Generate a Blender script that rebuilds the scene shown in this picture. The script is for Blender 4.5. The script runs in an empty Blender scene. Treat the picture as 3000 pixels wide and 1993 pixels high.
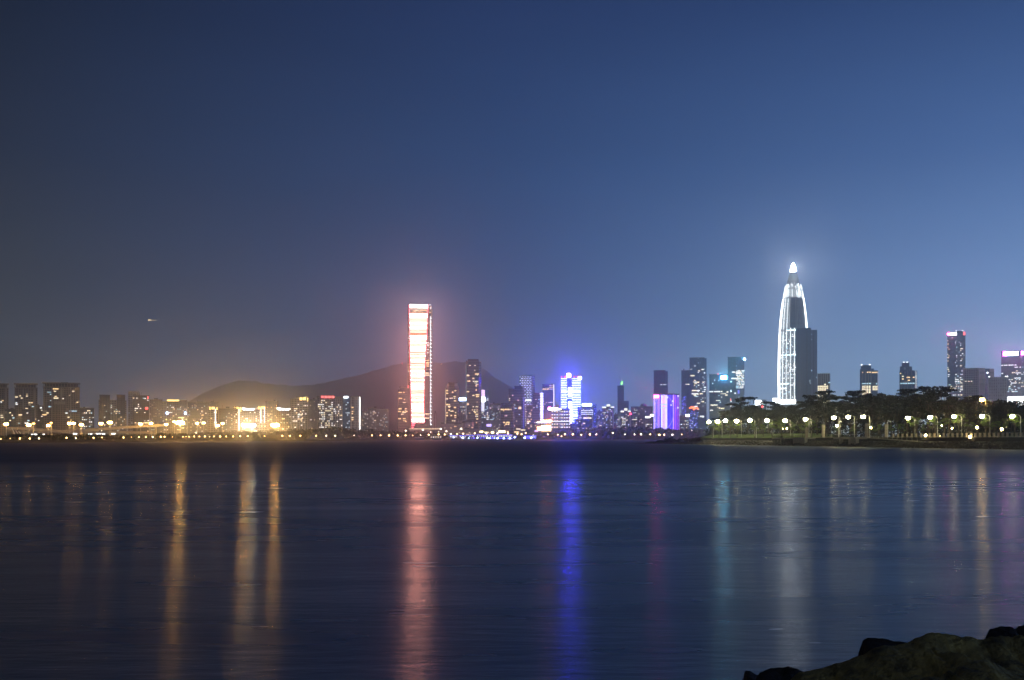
import bpy, math, random
from mathutils import Vector, noise

# ------------------------------------------------------------------ basics
F = 2916.7; HY = 1286.0; CZ = 3.0           # focal length in photo pixels, horizon row, eye height (m)
rnd = random.Random(7)
scene = bpy.context.scene
COL = scene.collection
DENS = 1.75e-4

def at(px, py, D):
    return Vector(((px - 1500) / F * D, D, CZ + (HY - py) / F * D))
def interp(tab, x):
    if x <= tab[0][0]: return tab[0][1]
    for (a, b), (c, d) in zip(tab, tab[1:]):
        if x <= c: return b + (d - b) * (x - a) / (c - a)
    return tab[-1][1]
def s2l(c):
    return tuple(((v / 255) / 12.92 if v / 255 <= .04045 else ((v / 255 + .055) / 1.055) ** 2.4) for v in c)
def sstep(a, b, x):
    t = max(0, min(1, (x - a) / (b - a))); return t * t * (3 - 2 * t)

# ------------------------------------------------------------------ materials
def newmat(name):
    m = bpy.data.materials.new(name); m.use_nodes = True
    nt = m.node_tree
    return m, nt, nt.nodes['Principled BSDF'], nt.nodes['Material Output']
def N(nt, t, **kw):
    n = nt.nodes.new(t)
    for k, v in kw.items(): setattr(n, k, v)
    return n
def math_(nt, op, a, b=None, c=None):
    n = N(nt, 'ShaderNodeMath', operation=op)
    for i, v in enumerate((a, b, c)):
        if v is None: continue
        if isinstance(v, (int, float)): n.inputs[i].default_value = v
        else: nt.links.new(v, n.inputs[i])
    return n.outputs[0]

def plain(name, col, rough=.7, noise_amt=.25, scale=.5, metal=0, spec=.4):
    m, nt, b, o = newmat(name)
    tc = N(nt, 'ShaderNodeTexCoord'); nz = N(nt, 'ShaderNodeTexNoise')
    nz.inputs['Scale'].default_value = scale; nz.inputs['Detail'].default_value = 6
    nt.links.new(tc.outputs['Object'], nz.inputs['Vector'])
    mr = N(nt, 'ShaderNodeMapRange'); mr.inputs[3].default_value = 1 - noise_amt; mr.inputs[4].default_value = 1 + noise_amt
    nt.links.new(nz.outputs[0], mr.inputs[0])
    mx = N(nt, 'ShaderNodeVectorMath', operation='SCALE'); mx.inputs[0].default_value = col
    nt.links.new(mr.outputs[0], mx.inputs['Scale']); nt.links.new(mx.outputs[0], b.inputs['Base Color'])
    b.inputs['Roughness'].default_value = rough; b.inputs['Metallic'].default_value = metal
    b.inputs['Specular IOR Level'].default_value = spec
    return m

def emit(name, col, strength, sample=True):
    m, nt, b, o = newmat(name)
    nt.nodes.remove(b)
    e = N(nt, 'ShaderNodeEmission'); e.inputs[0].default_value = (*col, 1); e.inputs[1].default_value = strength
    nt.links.new(e.outputs[0], o.inputs[0])
    m.cycles.emission_sampling = 'FRONT' if sample else 'NONE'
    return m

def facade(name, wall, glass, bay=4.0, floor=3.4, mortar=.8, rough=.35, dim=.06, dimcol=(1, .75, .45), dimstr=.35, vary=1.6):
    """office or flat facade: panes in a grid of mullions / floor slabs, a few panes faintly lit from inside"""
    m, nt, b, o = newmat(name)
    tc = N(nt, 'ShaderNodeTexCoord'); sp = N(nt, 'ShaderNodeSeparateXYZ')
    nt.links.new(tc.outputs['Object'], sp.inputs[0])
    u = math_(nt, 'ADD', sp.outputs[0], sp.outputs[1]); u = math_(nt, 'ADD', u, 500.0)
    cb = N(nt, 'ShaderNodeCombineXYZ'); nt.links.new(u, cb.inputs[0]); nt.links.new(sp.outputs[2], cb.inputs[1])
    br = N(nt, 'ShaderNodeTexBrick'); br.offset = 0; br.squash = 1
    nt.links.new(cb.outputs[0], br.inputs['Vector'])
    br.inputs['Scale'].default_value = 1; br.inputs['Brick Width'].default_value = bay; br.inputs['Row Height'].default_value = floor
    br.inputs['Mortar Size'].default_value = mortar * .5; br.inputs['Mortar Smooth'].default_value = .1; br.inputs['Bias'].default_value = 0
    br.inputs['Color1'].default_value = (*glass, 1); br.inputs['Color2'].default_value = (*[min(1, g * vary) for g in glass], 1)
    br.inputs['Mortar'].default_value = (*wall, 1)
    nt.links.new(br.outputs['Color'], b.inputs['Base Color'])
    mr = N(nt, 'ShaderNodeMapRange'); mr.inputs[3].default_value = rough * .5; mr.inputs[4].default_value = .8
    nt.links.new(br.outputs['Fac'], mr.inputs[0]); nt.links.new(mr.outputs[0], b.inputs['Roughness'])
    if dim > 0:
        cu = math_(nt, 'FLOOR', math_(nt, 'DIVIDE', u, bay)); cv = math_(nt, 'FLOOR', math_(nt, 'DIVIDE', sp.outputs[2], floor))
        oi = N(nt, 'ShaderNodeObjectInfo')
        c2 = N(nt, 'ShaderNodeCombineXYZ'); nt.links.new(cu, c2.inputs[0]); nt.links.new(cv, c2.inputs[1])
        nt.links.new(math_(nt, 'MULTIPLY', oi.outputs['Random'], 97.0), c2.inputs[2])
        wn = N(nt, 'ShaderNodeTexWhiteNoise', noise_dimensions='3D'); nt.links.new(c2.outputs[0], wn.inputs['Vector'])
        on = math_(nt, 'LESS_THAN', wn.outputs['Value'], dim)
        pane = math_(nt, 'SUBTRACT', 1.0, br.outputs['Fac'])
        b.inputs['Emission Color'].default_value = (*dimcol, 1)
        sc = math_(nt, 'MULTIPLY', wn.outputs['Value'], 1.0 / dim)
        nt.links.new(math_(nt, 'MULTIPLY', math_(nt, 'MULTIPLY', math_(nt, 'MULTIPLY', on, pane), sc), dimstr), b.inputs['Emission Strength'])
        m.cycles.emission_sampling = 'NONE'
    return m

M = {}
M['flat'] = facade('flat_facade', (.24, .20, .15), (.045, .042, .04), 3.4, 3.2, .9, dim=.03)
M['flatpale'] = facade('pale_flat_facade', (.34, .32, .27), (.06, .06, .06), 4.2, 3.3, 1.1, dim=.05)
M['dark'] = facade('dark_facade', (.07, .07, .075), (.03, .032, .036), 4, 3.6, .6, dim=.05)
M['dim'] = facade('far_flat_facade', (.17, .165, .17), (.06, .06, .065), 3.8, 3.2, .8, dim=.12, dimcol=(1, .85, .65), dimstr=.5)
M['band'] = facade('banded_facade', (.26, .23, .23), (.035, .035, .045), 200, 3.9, 1.3, dim=0)
M['glass'] = facade('haze_blue_glass_facade', (.08, .18, .31), (.04, .115, .23), 3.2, 4.0, .35, .18, dim=.03, dimcol=(.8, .95, 1), dimstr=.6)  # blue glass, its blue deepened in the colour to stand in for haze
M['glassdark'] = facade('dark_glass_facade', (.045, .115, .21), (.025, .08, .165), 2.4, 4.2, .35, .2, dim=.004, dimcol=(.8, .95, 1))  # extra blue in this colour too, for the veil of distance
M['stripe'] = facade('finned_facade', (.42, .42, .42), (.04, .05, .06), 3.4, 400, .9, dim=0)
M['grid'] = facade('gridded_facade', (.42, .40, .38), (.09, .10, .12), 3.8, 4.4, 1.0, dim=.02)
M['pink'] = facade('pink_stone_facade', (.42, .31, .31), (.33, .25, .26), 60, 4.4, .5, dim=0)
M['office'] = facade('grey_office_facade', (.27, .28, .30), (.05, .06, .08), 5.5, 4.0, .7, dim=.05, dimcol=(1, .9, .75))
M['concrete'] = plain('concrete', (.28, .26, .23), .85)
M['deck'] = plain('pale_deck_concrete', (.42, .40, .36), .8)
M['roof'] = plain('roof_grey', (.10, .10, .11), .8)
M['metal'] = plain('galvanised_metal', (.45, .45, .43), .45, .1)
M['darkmetal'] = plain('dark_metal', (.05, .05, .05), .5, .1)
M['stone'] = plain('pillar_stone', (.36, .31, .24), .8, .3, 1.5)
M['wallstone'] = plain('seawall_stone', (.04, .037, .032), .9, .4, .8)
M['pave'] = plain('paving', (.26, .24, .21), .85, .2, .6)
M['land'] = plain('land_soil', (.05, .055, .03), .95, .4, .05)
M['park'] = plain('park_soil', (.07, .065, .04), .95, .4, .2)
M['grass'] = plain('lawn_grass', (.06, .10, .022), .95, .35, .4)
M['hill'] = plain('hill_forest', (.025, .042, .032), .95, .4, .01)
M['bark'] = plain('bark', (.075, .062, .045), .9, .4, 3)
M['white'] = plain('white_paint', (.75, .75, .73), .5, .08)

def leafmat(name, col):
    m, nt, b, o = newmat(name)
    g = N(nt, 'ShaderNodeNewGeometry')
    mr = N(nt, 'ShaderNodeMapRange'); mr.inputs[3].default_value = .5; mr.inputs[4].default_value = 1.6
    nt.links.new(g.outputs['Random Per Island'], mr.inputs[0])
    mx = N(nt, 'ShaderNodeVectorMath', operation='SCALE'); mx.inputs[0].default_value = col
    nt.links.new(mr.outputs[0], mx.inputs['Scale'])
    nt.links.new(mx.outputs[0], b.inputs['Base Color']); b.inputs['Roughness'].default_value = .6
    b.inputs['Specular IOR Level'].default_value = .25
    tr = N(nt, 'ShaderNodeBsdfTranslucent'); nt.links.new(mx.outputs[0], tr.inputs[0])
    ms = N(nt, 'ShaderNodeMixShader'); ms.inputs[0].default_value = .35
    nt.links.new(b.outputs[0], ms.inputs[1]); nt.links.new(tr.outputs[0], ms.inputs[2]); nt.links.new(ms.outputs[0], o.inputs[0])
    return m
M['leaf_dark'] = leafmat('dark_foliage', (.011, .016, .008))
M['leaf'] = leafmat('green_foliage', (.10, .15, .028))
M['leaf_far'] = leafmat('shore_foliage', (.035, .042, .018))

# lights
WARM = (1, .72, .38); NEUT = (1, .93, .80); COOL = (.78, .92, 1)
M['w_warm'] = emit('window_warm', (1, .66, .32), 1.7, False)
M['w_cream'] = emit('window_cream', (1, .84, .56), 1.7, False)
M['w_white'] = emit('window_white', (.95, .98, 1), 1.7, False)
M['w_cool'] = emit('window_cool', (.55, .85, 1), 1.2, False)
M['e_gold'] = emit('gold_light', (1, .68, .22), 3.0)
M['e_white'] = emit('white_light', (.95, .97, 1), 6)
M['e_strip'] = emit('white_strip_light', (1, .93, .84), 4)
M['e_redsign'] = emit('red_sign_light', (1, .12, .12), 3)
M['e_red'] = emit('red_beacon', (1, .05, .06), 6)
M['e_blue'] = emit('blue_neon', (.08, .06, 1), 3.0)
M['e_bluesign'] = emit('blue_white_sign', (.45, .6, 1), 14)
M['e_cyan'] = emit('cyan_sign', (.10, .62, 1), 150)
M['e_pink'] = emit('pink_sign', (1, .10, .8), 85)
M['e_magenta'] = emit('magenta_sign', (1, .03, .25), 85)
M['e_green'] = emit('green_crane_light', (.2, 1, .15), 6)
M['e_orange'] = emit('orange_shop_light', (1, .42, .12), 12)
M['e_hot'] = emit('yellow_shop_light', (1, .72, .35), 7)
M['e_bar'] = emit('pale_red_led', (1, .38, .28), 28); M['e_barmid'] = emit('orange_red_led', (1, .48, .36), 3.6); M['e_barlow'] = emit('dim_red_led', (1, .17, .08), 2.6)
M['e_gap'] = emit('deep_red_led', (1, .15, .11), 1.2)
M['e_edge'] = emit('pink_red_tube', (1, .10, .16), 6)
M['e_bluebar'] = emit('blue_white_led', (.05, .06, 1), 50)
M['e_bluefacade'] = emit('deep_blue_led', (.05, .03, .9), 1.9)
M['e_violet'] = emit('violet_led', (.36, .06, .95), 2.2)
M['e_lilac'] = emit('lilac_led', (.5, .4, 1), 2.4)
M['e_bamboo'] = emit('rib_light', (.90, .97, .97), 4.5)
M['e_spire'] = emit('spire_light', (.85, .93, 1), 90)
M['e_park'] = emit('park_lamp_light', (1, .90, .46), 88)
M['e_parkwarm'] = emit('low_lamp_light', (1, .74, .32), 90)
M['e_sodium'] = emit('sodium_light', (1, .50, .12), 120)
M['e_mast'] = emit('mast_light', (1, .53, .12), 500)
M['e_maststrong'] = emit('mast_light_strong', (1, .56, .16), 1500)
M['e_mastwhite'] = emit('mast_light_pale', (.95, .85, .7), 290)
M['e_path'] = emit('path_lamp_light', (1, .58, .22), 16)
M['e_pathw'] = emit('path_lamp_pale', (1, .85, .6), 10)

# ------------------------------------------------------------------ mesh helpers
class MB:
    def __init__(s): s.v = []; s.f = []; s.mi = []; s.cur = 0
    def vert(s, p): s.v.append(tuple(p)); return len(s.v) - 1
    def face(s, *idx): s.f.append(idx); s.mi.append(s.cur)
    def quad(s, a, b, c, d):
        n = len(s.v); s.v += [tuple(a), tuple(b), tuple(c), tuple(d)]; s.face(n, n + 1, n + 2, n + 3)
    def box(s, x0, x1, y0, y1, z0, z1):
        n = len(s.v)
        s.v += [(x0, y0, z0), (x1, y0, z0), (x1, y1, z0), (x0, y1, z0), (x0, y0, z1), (x1, y0, z1), (x1, y1, z1), (x0, y1, z1)]
        for q in ((0, 1, 5, 4), (1, 2, 6, 5), (2, 3, 7, 6), (3, 0, 4, 7), (4, 5, 6, 7), (3, 2, 1, 0)):
            s.face(*[n + i for i in q])
    def prism(s, pts, z0, z1, pts_top=None):
        n = len(s.v); k = len(pts); tp = pts_top or pts
        s.v += [(x, y, z0) for x, y in pts] + [(x, y, z1) for x, y in tp]
        for i in range(k): j = (i + 1) % k; s.face(n + i, n + j, n + k + j, n + k + i)
        s.face(*[n + k + i for i in range(k)]); s.face(*[n + i for i in reversed(range(k))])
    def tube(s, pts, rad, seg=6, cap=True):
        pts = [Vector(p) for p in pts]; n0 = len(s.v)
        for i, p in enumerate(pts):
            d = (pts[min(i + 1, len(pts) - 1)] - pts[max(i - 1, 0)]).normalized()
            a = d.cross(Vector((0, 0, 1)));
            if a.length < .05: a = d.cross(Vector((1, 0, 0)))
            a.normalize(); b = d.cross(a)
            r = rad[i] if isinstance(rad, (list, tuple)) else rad
            for k in range(seg):
                t = 2 * math.pi * k / seg; s.v.append(tuple(p + a * (r * math.cos(t)) + b * (r * math.sin(t))))
        for i in range(len(pts) - 1):
            for k in range(seg):
                k2 = (k + 1) % seg
                s.face(n0 + i * seg + k, n0 + i * seg + k2, n0 + (i + 1) * seg + k2, n0 + (i + 1) * seg + k)
        if cap:
            s.face(*[n0 + k for k in reversed(range(seg))]); e = n0 + (len(pts) - 1) * seg; s.face(*[e + k for k in range(seg)])
    def lathe(s, prof, seg=24, c=(0, 0)):
        n0 = len(s.v)
        for r, z in prof:
            for k in range(seg):
                t = 2 * math.pi * k / seg; s.v.append((c[0] + r * math.cos(t), c[1] + r * math.sin(t), z))
        for i in range(len(prof) - 1):
            for k in range(seg):
                k2 = (k + 1) % seg
                s.face(n0 + i * seg + k, n0 + i * seg + k2, n0 + (i + 1) * seg + k2, n0 + (i + 1) * seg + k)
        s.face(*[n0 + k for k in reversed(range(seg))]); e = n0 + (len(prof) - 1) * seg; s.face(*[e + k for k in range(seg)])
    def ball(s, c, r, seg=8, rings=5, sz=1):
        s.lathe([(max(.02 * r, r * math.sin(math.pi * i / rings)), c[2] - sz * r * math.cos(math.pi * i / rings)) for i in range(rings + 1)], seg, (c[0], c[1]))
    def build(s, name, mat, parent=None, smooth=False):
        me = bpy.data.meshes.new(name); me.from_pydata(s.v, [], s.f); me.update()
        for m in (mat if isinstance(mat, (list, tuple)) else [mat]): me.materials.append(m)
        if any(s.mi): me.polygons.foreach_set('material_index', s.mi)
        if smooth: me.polygons.foreach_set('use_smooth', [True] * len(s.f))
        o = bpy.data.objects.new(name, me); COL.objects.link(o)
        if parent: o.parent = parent
        return o
def tag(o, label=None, cat=None, group=None, kind=None):
    if label: o['label'] = label
    if cat: o['category'] = cat
    if group: o['group'] = group
    if kind: o['kind'] = kind
    return o
def empty(name, loc, rz=0):
    o = bpy.data.objects.new(name, None); COL.objects.link(o); o.location = loc; o.rotation_euler = (0, 0, rz)
    o.empty_display_size = 1; return o
def copy_thing(o, loc, rz=0, s=1):
    r = o.copy(); COL.objects.link(r); r.location = loc; r.rotation_euler = (0, 0, rz)
    r.scale = (s, s, s) if isinstance(s, (int, float)) else s
    for ch in o.children:
        c = ch.copy(); COL.objects.link(c); c.parent = r
    return r

ORD = ['', 'second', 'third', 'fourth', 'fifth', 'sixth', 'seventh', 'eighth', 'ninth', 'tenth']
def place_words(i, n):
    nn = ['zero', 'one', 'two', 'three', 'four', 'five', 'six', 'seven', 'eight', 'nine', 'ten', 'eleven', 'twelve'][n]
    if n == 1: return ''
    if i == 0: return f', leftmost of {nn}'
    if i == n - 1: return f', rightmost of {nn}'
    return f', {ORD[i]} from left of {nn}'
def label_by_place(items, phrase, marks):
    """items: list of (px, object); names each one by the landmark it stands under and its order there"""
    by = {}
    for px, o in items:
        mk = min(marks, key=lambda a: abs(a[0] - px))[1]; by.setdefault(mk, []).append((px, o))
    for mk, L in by.items():
        L.sort(key=lambda a: a[0])
        for i, (px, o) in enumerate(L): o['label'] = f'{phrase} {mk}{place_words(i, len(L))}'

# ------------------------------------------------------------------ camera, render, world
cam = bpy.data.cameras.new('camera'); co = bpy.data.objects.new('camera', cam); COL.objects.link(co)
co.location = (0, 0, CZ); co.rotation_euler = (math.radians(90), 0, 0)
cam.lens = 35; cam.sensor_width = 36; cam.shift_y = (HY - 996.5) / 3000; cam.clip_end = 20000; cam.clip_start = .1
scene.camera = co
scene.view_settings.view_transform = 'Standard'; scene.view_settings.look = 'None'
scene.view_settings.exposure = 0; scene.view_settings.gamma = 1
cy = scene.cycles
cy.use_denoising = True; cy.max_bounces = 8; cy.diffuse_bounces = 2; cy.glossy_bounces = 3; cy.transmission_bounces = 3
cy.volume_bounces = 6; cy.sample_clamp_indirect = 3; cy.sample_clamp_direct = 0; cy.use_light_tree = True; cy.caustics_reflective = True
scene.render.film_transparent = False

SUN_EL, SUN_AZ = math.radians(-4.5), math.radians(80)
def make_world():
    w = bpy.data.worlds.new('World'); scene.world = w; w.use_nodes = True
    nt = w.node_tree; bg = nt.nodes['Background']; out = nt.nodes['World Output']
    sky = N(nt, 'ShaderNodeTexSky'); sky.sky_type = 'NISHITA'; sky.sun_disc = False
    sky.sun_elevation = SUN_EL; sky.sun_rotation = SUN_AZ
    sky.air_density = 1.5; sky.dust_density = 2; sky.ozone_density = 4
    tc = N(nt, 'ShaderNodeTexCoord'); sp = N(nt, 'ShaderNodeSeparateXYZ'); nt.links.new(tc.outputs['Generated'], sp.inputs[0])
    az = math_(nt, 'ARCTAN2', sp.outputs[0], sp.outputs[1]); el = math_(nt, 'ARCSINE', sp.outputs[2])
    e01 = N(nt, 'ShaderNodeMapRange'); nt.links.new(el, e01.inputs[0]); e01.inputs[1].default_value = 0; e01.inputs[2].default_value = math.radians(60)
    def ramp(stops, gains):
        r = N(nt, 'ShaderNodeValToRGB'); r.color_ramp.interpolation = 'B_SPLINE' if False else 'EASE'
        r.color_ramp.interpolation = 'LINEAR'
        els = r.color_ramp.elements
        while len(els) > 1: els.remove(els[-1])
        for i, (p, c) in enumerate(stops):
            e = els[0] if i == 0 else els.new(p / 60)
            e.position = p / 60; e.color = (*[v * (c[3] if len(c) > 3 else 1) * interp([(a, g[k]) for a, g in gains], p) for k, v in enumerate(s2l(c[:3]))], 1)
        nt.links.new(e01.outputs[0], r.inputs[0]); return r.outputs[0]
    # twilight blue with the light dome of the city: warm grey in the west (left), bright blue towards the last daylight (right)
    L = ramp([(0, (112, 112, 120, 1.3)), (2, (84, 86, 94)), (4, (76, 80, 90)), (7, (69, 75, 89)), (11, (58, 66, 84)), (15, (46, 57, 80)), (24, (30, 42, 62)), (60, (14, 20, 34))], [(0, (.78, .79, .66)), (8, (.76, .76, .67)), (15, (.72, .70, .68)), (24, (.62, .61, .65))])
    Mi = ramp([(0, (150, 165, 225, 1.5)), (2, (112, 126, 176)), (3.5, (102, 116, 165)), (7, (84, 99, 146)), (11, (68, 86, 134)), (15, (55, 76, 123)), (24, (43, 60, 103)), (60, (20, 30, 58))], [(3, (.60, .78, .80)), (7, (.64, .82, .82)), (15, (.77, .94, .92)), (24, (.78, .86, .88))])
    R = ramp([(0, (215, 235, 255, 2.2)), (2, (190, 214, 255)), (3.5, (176, 201, 250)), (7, (154, 181, 238)), (11, (120, 149, 207)), (15, (86, 116, 174)), (24, (46, 69, 118)), (60, (22, 34, 66))], [(3, (.50, .62, .65)), (7, (.55, .66, .69)), (11, (.61, .72, .74)), (15, (.67, .77, .80)), (24, (.74, .82, .84))])
    def mixc(f, a, b):
        n = N(nt, 'ShaderNodeMix', data_type='RGBA'); nt.links.new(f, n.inputs[0]); nt.links.new(a, n.inputs[6]); nt.links.new(b, n.inputs[7]); return n.outputs[2]
    def step(a, b):
        n = N(nt, 'ShaderNodeMapRange'); n.interpolation_type = 'LINEAR'; nt.links.new(az, n.inputs[0])
        n.inputs[1].default_value = math.radians(a); n.inputs[2].default_value = math.radians(b); return n.outputs[0]
    c = mixc(step(0, 27), mixc(step(-28, 0), L, Mi), R)
    # faint unevenness of the lit haze
    nz = N(nt, 'ShaderNodeTexNoise'); nz.inputs['Scale'].default_value = 3; nz.inputs['Detail'].default_value = 3
    mp = N(nt, 'ShaderNodeMapping'); mp.inputs['Scale'].default_value = (1, 1, 7); nt.links.new(tc.outputs['Generated'], mp.inputs[0]); nt.links.new(mp.outputs[0], nz.inputs[0])
    mr = N(nt, 'ShaderNodeMapRange'); mr.inputs[3].default_value = .91; mr.inputs[4].default_value = 1.09; nt.links.new(nz.outputs[0], mr.inputs[0])
    sc = N(nt, 'ShaderNodeVectorMath', operation='SCALE'); nt.links.new(c, sc.inputs[0]); nt.links.new(mr.outputs[0], sc.inputs['Scale'])
    bg2 = N(nt, 'ShaderNodeBackground'); nt.links.new(sc.outputs[0], bg2.inputs[0]); bg2.inputs[1].default_value = 1.0
    nt.links.new(sky.outputs[0], bg.inputs[0]); bg.inputs[1].default_value = .05
    ad = N(nt, 'ShaderNodeAddShader'); nt.links.new(bg.outputs[0], ad.inputs[0]); nt.links.new(bg2.outputs[0], ad.inputs[1])
    nt.links.new(ad.outputs[0], out.inputs[0])
make_world()
sl = bpy.data.lights.new('rear_fill', 'SUN'); sl.energy = .075; sl.angle = math.radians(12); sl.color = (1, .9, .76)  # no sun is up; faint warm light from behind, added for rocks and facades
so = bpy.data.objects.new('rear_fill', sl); COL.objects.link(so)
so.rotation_euler = (math.radians(52), 0, math.radians(28))

# ------------------------------------------------------------------ haze
def make_haze():
    b = MB(); b.box(-3700, 3700, -260, 9500, -9, 760)
    m, nt, p, o = newmat('haze_air'); nt.nodes.remove(p)
    v = N(nt, 'ShaderNodeVolumePrincipled'); v.inputs['Color'].default_value = (.985, .99, 1, 1); v.inputs['Density'].default_value = DENS
    v.inputs['Anisotropy'].default_value = .93
    nt.links.new(v.outputs[0], o.inputs['Volume'])
    tag(b.build('haze', m), kind='stuff')
make_haze()

# ------------------------------------------------------------------ water
def make_water():
    b = MB(); b.quad((-3600, -30, 0), (3600, -30, 0), (3600, 9400, 0), (-3600, 9400, 0))
    m, nt, p, o = newmat('bay_water')
    p.inputs['Base Color'].default_value = (.012, .045, .095, 1); p.inputs['IOR'].default_value = 1.33
    p.inputs['Specular IOR Level'].default_value = .5
    tc = N(nt, 'ShaderNodeTexCoord')
    def nz(sx, sy, scale, detail=3):
        mp = N(nt, 'ShaderNodeMapping'); mp.inputs['Scale'].default_value = (sx, sy, 1); nt.links.new(tc.outputs['Object'], mp.inputs[0])
        n = N(nt, 'ShaderNodeTexNoise'); n.inputs['Scale'].default_value = scale; n.inputs['Detail'].default_value = detail
        nt.links.new(mp.outputs[0], n.inputs[0]); return n.outputs[0]
    sp = N(nt, 'ShaderNodeSeparateXYZ'); nt.links.new(tc.outputs['Object'], sp.inputs[0])
    def rng(src, a, c, lo, hi, kind='SMOOTHSTEP'):
        r = N(nt, 'ShaderNodeMapRange'); r.interpolation_type = kind; nt.links.new(src, r.inputs[0])
        for k, v in enumerate((a, c, lo, hi)): r.inputs[k + 1].default_value = v
        return r.outputs[0]
    # sheltered smooth water near this shore, wind-ruffled water farther out, slick and ruffled lanes over both
    lanes = math_(nt, 'ADD', rng(nz(.12, 1, .05, 4), .3, .7, -.03, .03, 'LINEAR'), rng(nz(.22, 1, .45, 4), .3, .7, -.025, .025, 'LINEAR'))
    edge = math_(nt, 'ADD', sp.outputs[1], math_(nt, 'MULTIPLY', math_(nt, 'SUBTRACT', nz(.5, 1, .02, 3), .5), 45.0))
    base = rng(edge, 60, 170, .262, .55)
    nt.links.new(math_(nt, 'ADD', base, lanes), p.inputs['Roughness'])
    # wave crests lie roughly along the shore: slopes are steeper across them
    tg = N(nt, 'ShaderNodeCombineXYZ'); tg.inputs[0].default_value = .08; tg.inputs[1].default_value = 1
    nt.links.new(rng(edge, 60, 170, .66, .25), p.inputs['Anisotropic']); nt.links.new(tg.outputs[0], p.inputs['Tangent'])
    rip = nz(.5, 1.5, 2.1, 6)
    bp = N(nt, 'ShaderNodeBump'); bp.inputs['Distance'].default_value = .05
    nt.links.new(rng(sp.outputs[1], 8, 130, .22, .02), bp.inputs['Strength'])
    nt.links.new(rip, bp.inputs['Height']); nt.links.new(bp.outputs[0], p.inputs['Normal'])
    tag(b.build('water', m), kind='structure')
make_water()

# ------------------------------------------------------------------ far shore land and hills
SHORE = [(-1300, 640), (-200, 690), (0, 730), (300, 860), (550, 1090), (900, 1300), (1150, 1850), (1300, 2150), (1450, 2187), (1700, 2187), (1850, 2050), (2050, 1700), (2500, 1500), (4300, 1350)]
def shore(px): return interp(SHORE, px)
def make_land():
    b = MB(); rows = []
    for i in range(141):
        px = -1300 + 40 * i; d = shore(px) + 6 * noise.noise((px * .02, 0, 0))
        r = []
        for dd, z in ((-3, -.6), (3, .7), (9, 1.4), (24, 2.4), (200, 2.5)):
            p = at(px, HY, d + dd); r.append(b.vert((p.x, p.y, z)))
        x = (px - 1500) / F * 9350; r.append(b.vert((max(-3580, min(3580, x)), 9350, 2.5))); rows.append(r)
    for a, c in zip(rows, rows[1:]):
        for k in range(5): b.face(a[k], c[k], c[k + 1], a[k + 1])
    tag(b.build('land', M['land']), kind='structure')
    # hills
    RIDGE = [(380, 1262), (470, 1230), (540, 1185), (590, 1155), (640, 1132), (700, 1114), (730, 1116), (780, 1124), (860, 1131), (920, 1127), (990, 1113), (1060, 1096), (1130, 1076), (1180, 1064), (1240, 1058), (1300, 1064), (1345, 1058), (1390, 1066), (1420, 1082), (1450, 1106), (1490, 1130), (1560, 1160), (1680, 1205), (1800, 1245), (1900, 1270)]
    b = MB(); rows = []; KD = (7300, 7560, 7830, 8100, 8340, 8500, 8680, 8960, 9280)
    KH = (0, .18, .42, .70, .9, 1, .86, .5, 0)
    for i in range(153):
        px = 380 + 10 * i; zr = at(px, interp(RIDGE, px), 8500).z; r = []
        for d, h in zip(KD, KH):
            p = at(px, HY, 8500); z = 1.8 + (zr - 2) * h
            z += (24 * noise.noise((px * .012, d * .004, 1)) * h if h < 1 else 11 * noise.noise((px * .05, 3, 0)) + 5 * noise.noise((px * .23, 7, 0)))
            r.append(b.vert((p.x, d, z)))
        rows.append(r)
    for a, c in zip(rows, rows[1:]):
        for k in range(8): b.face(a[k], c[k], c[k + 1], a[k + 1])
    tag(b.build('hills', M['hill'], smooth=True), kind='structure')
make_land()

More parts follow.
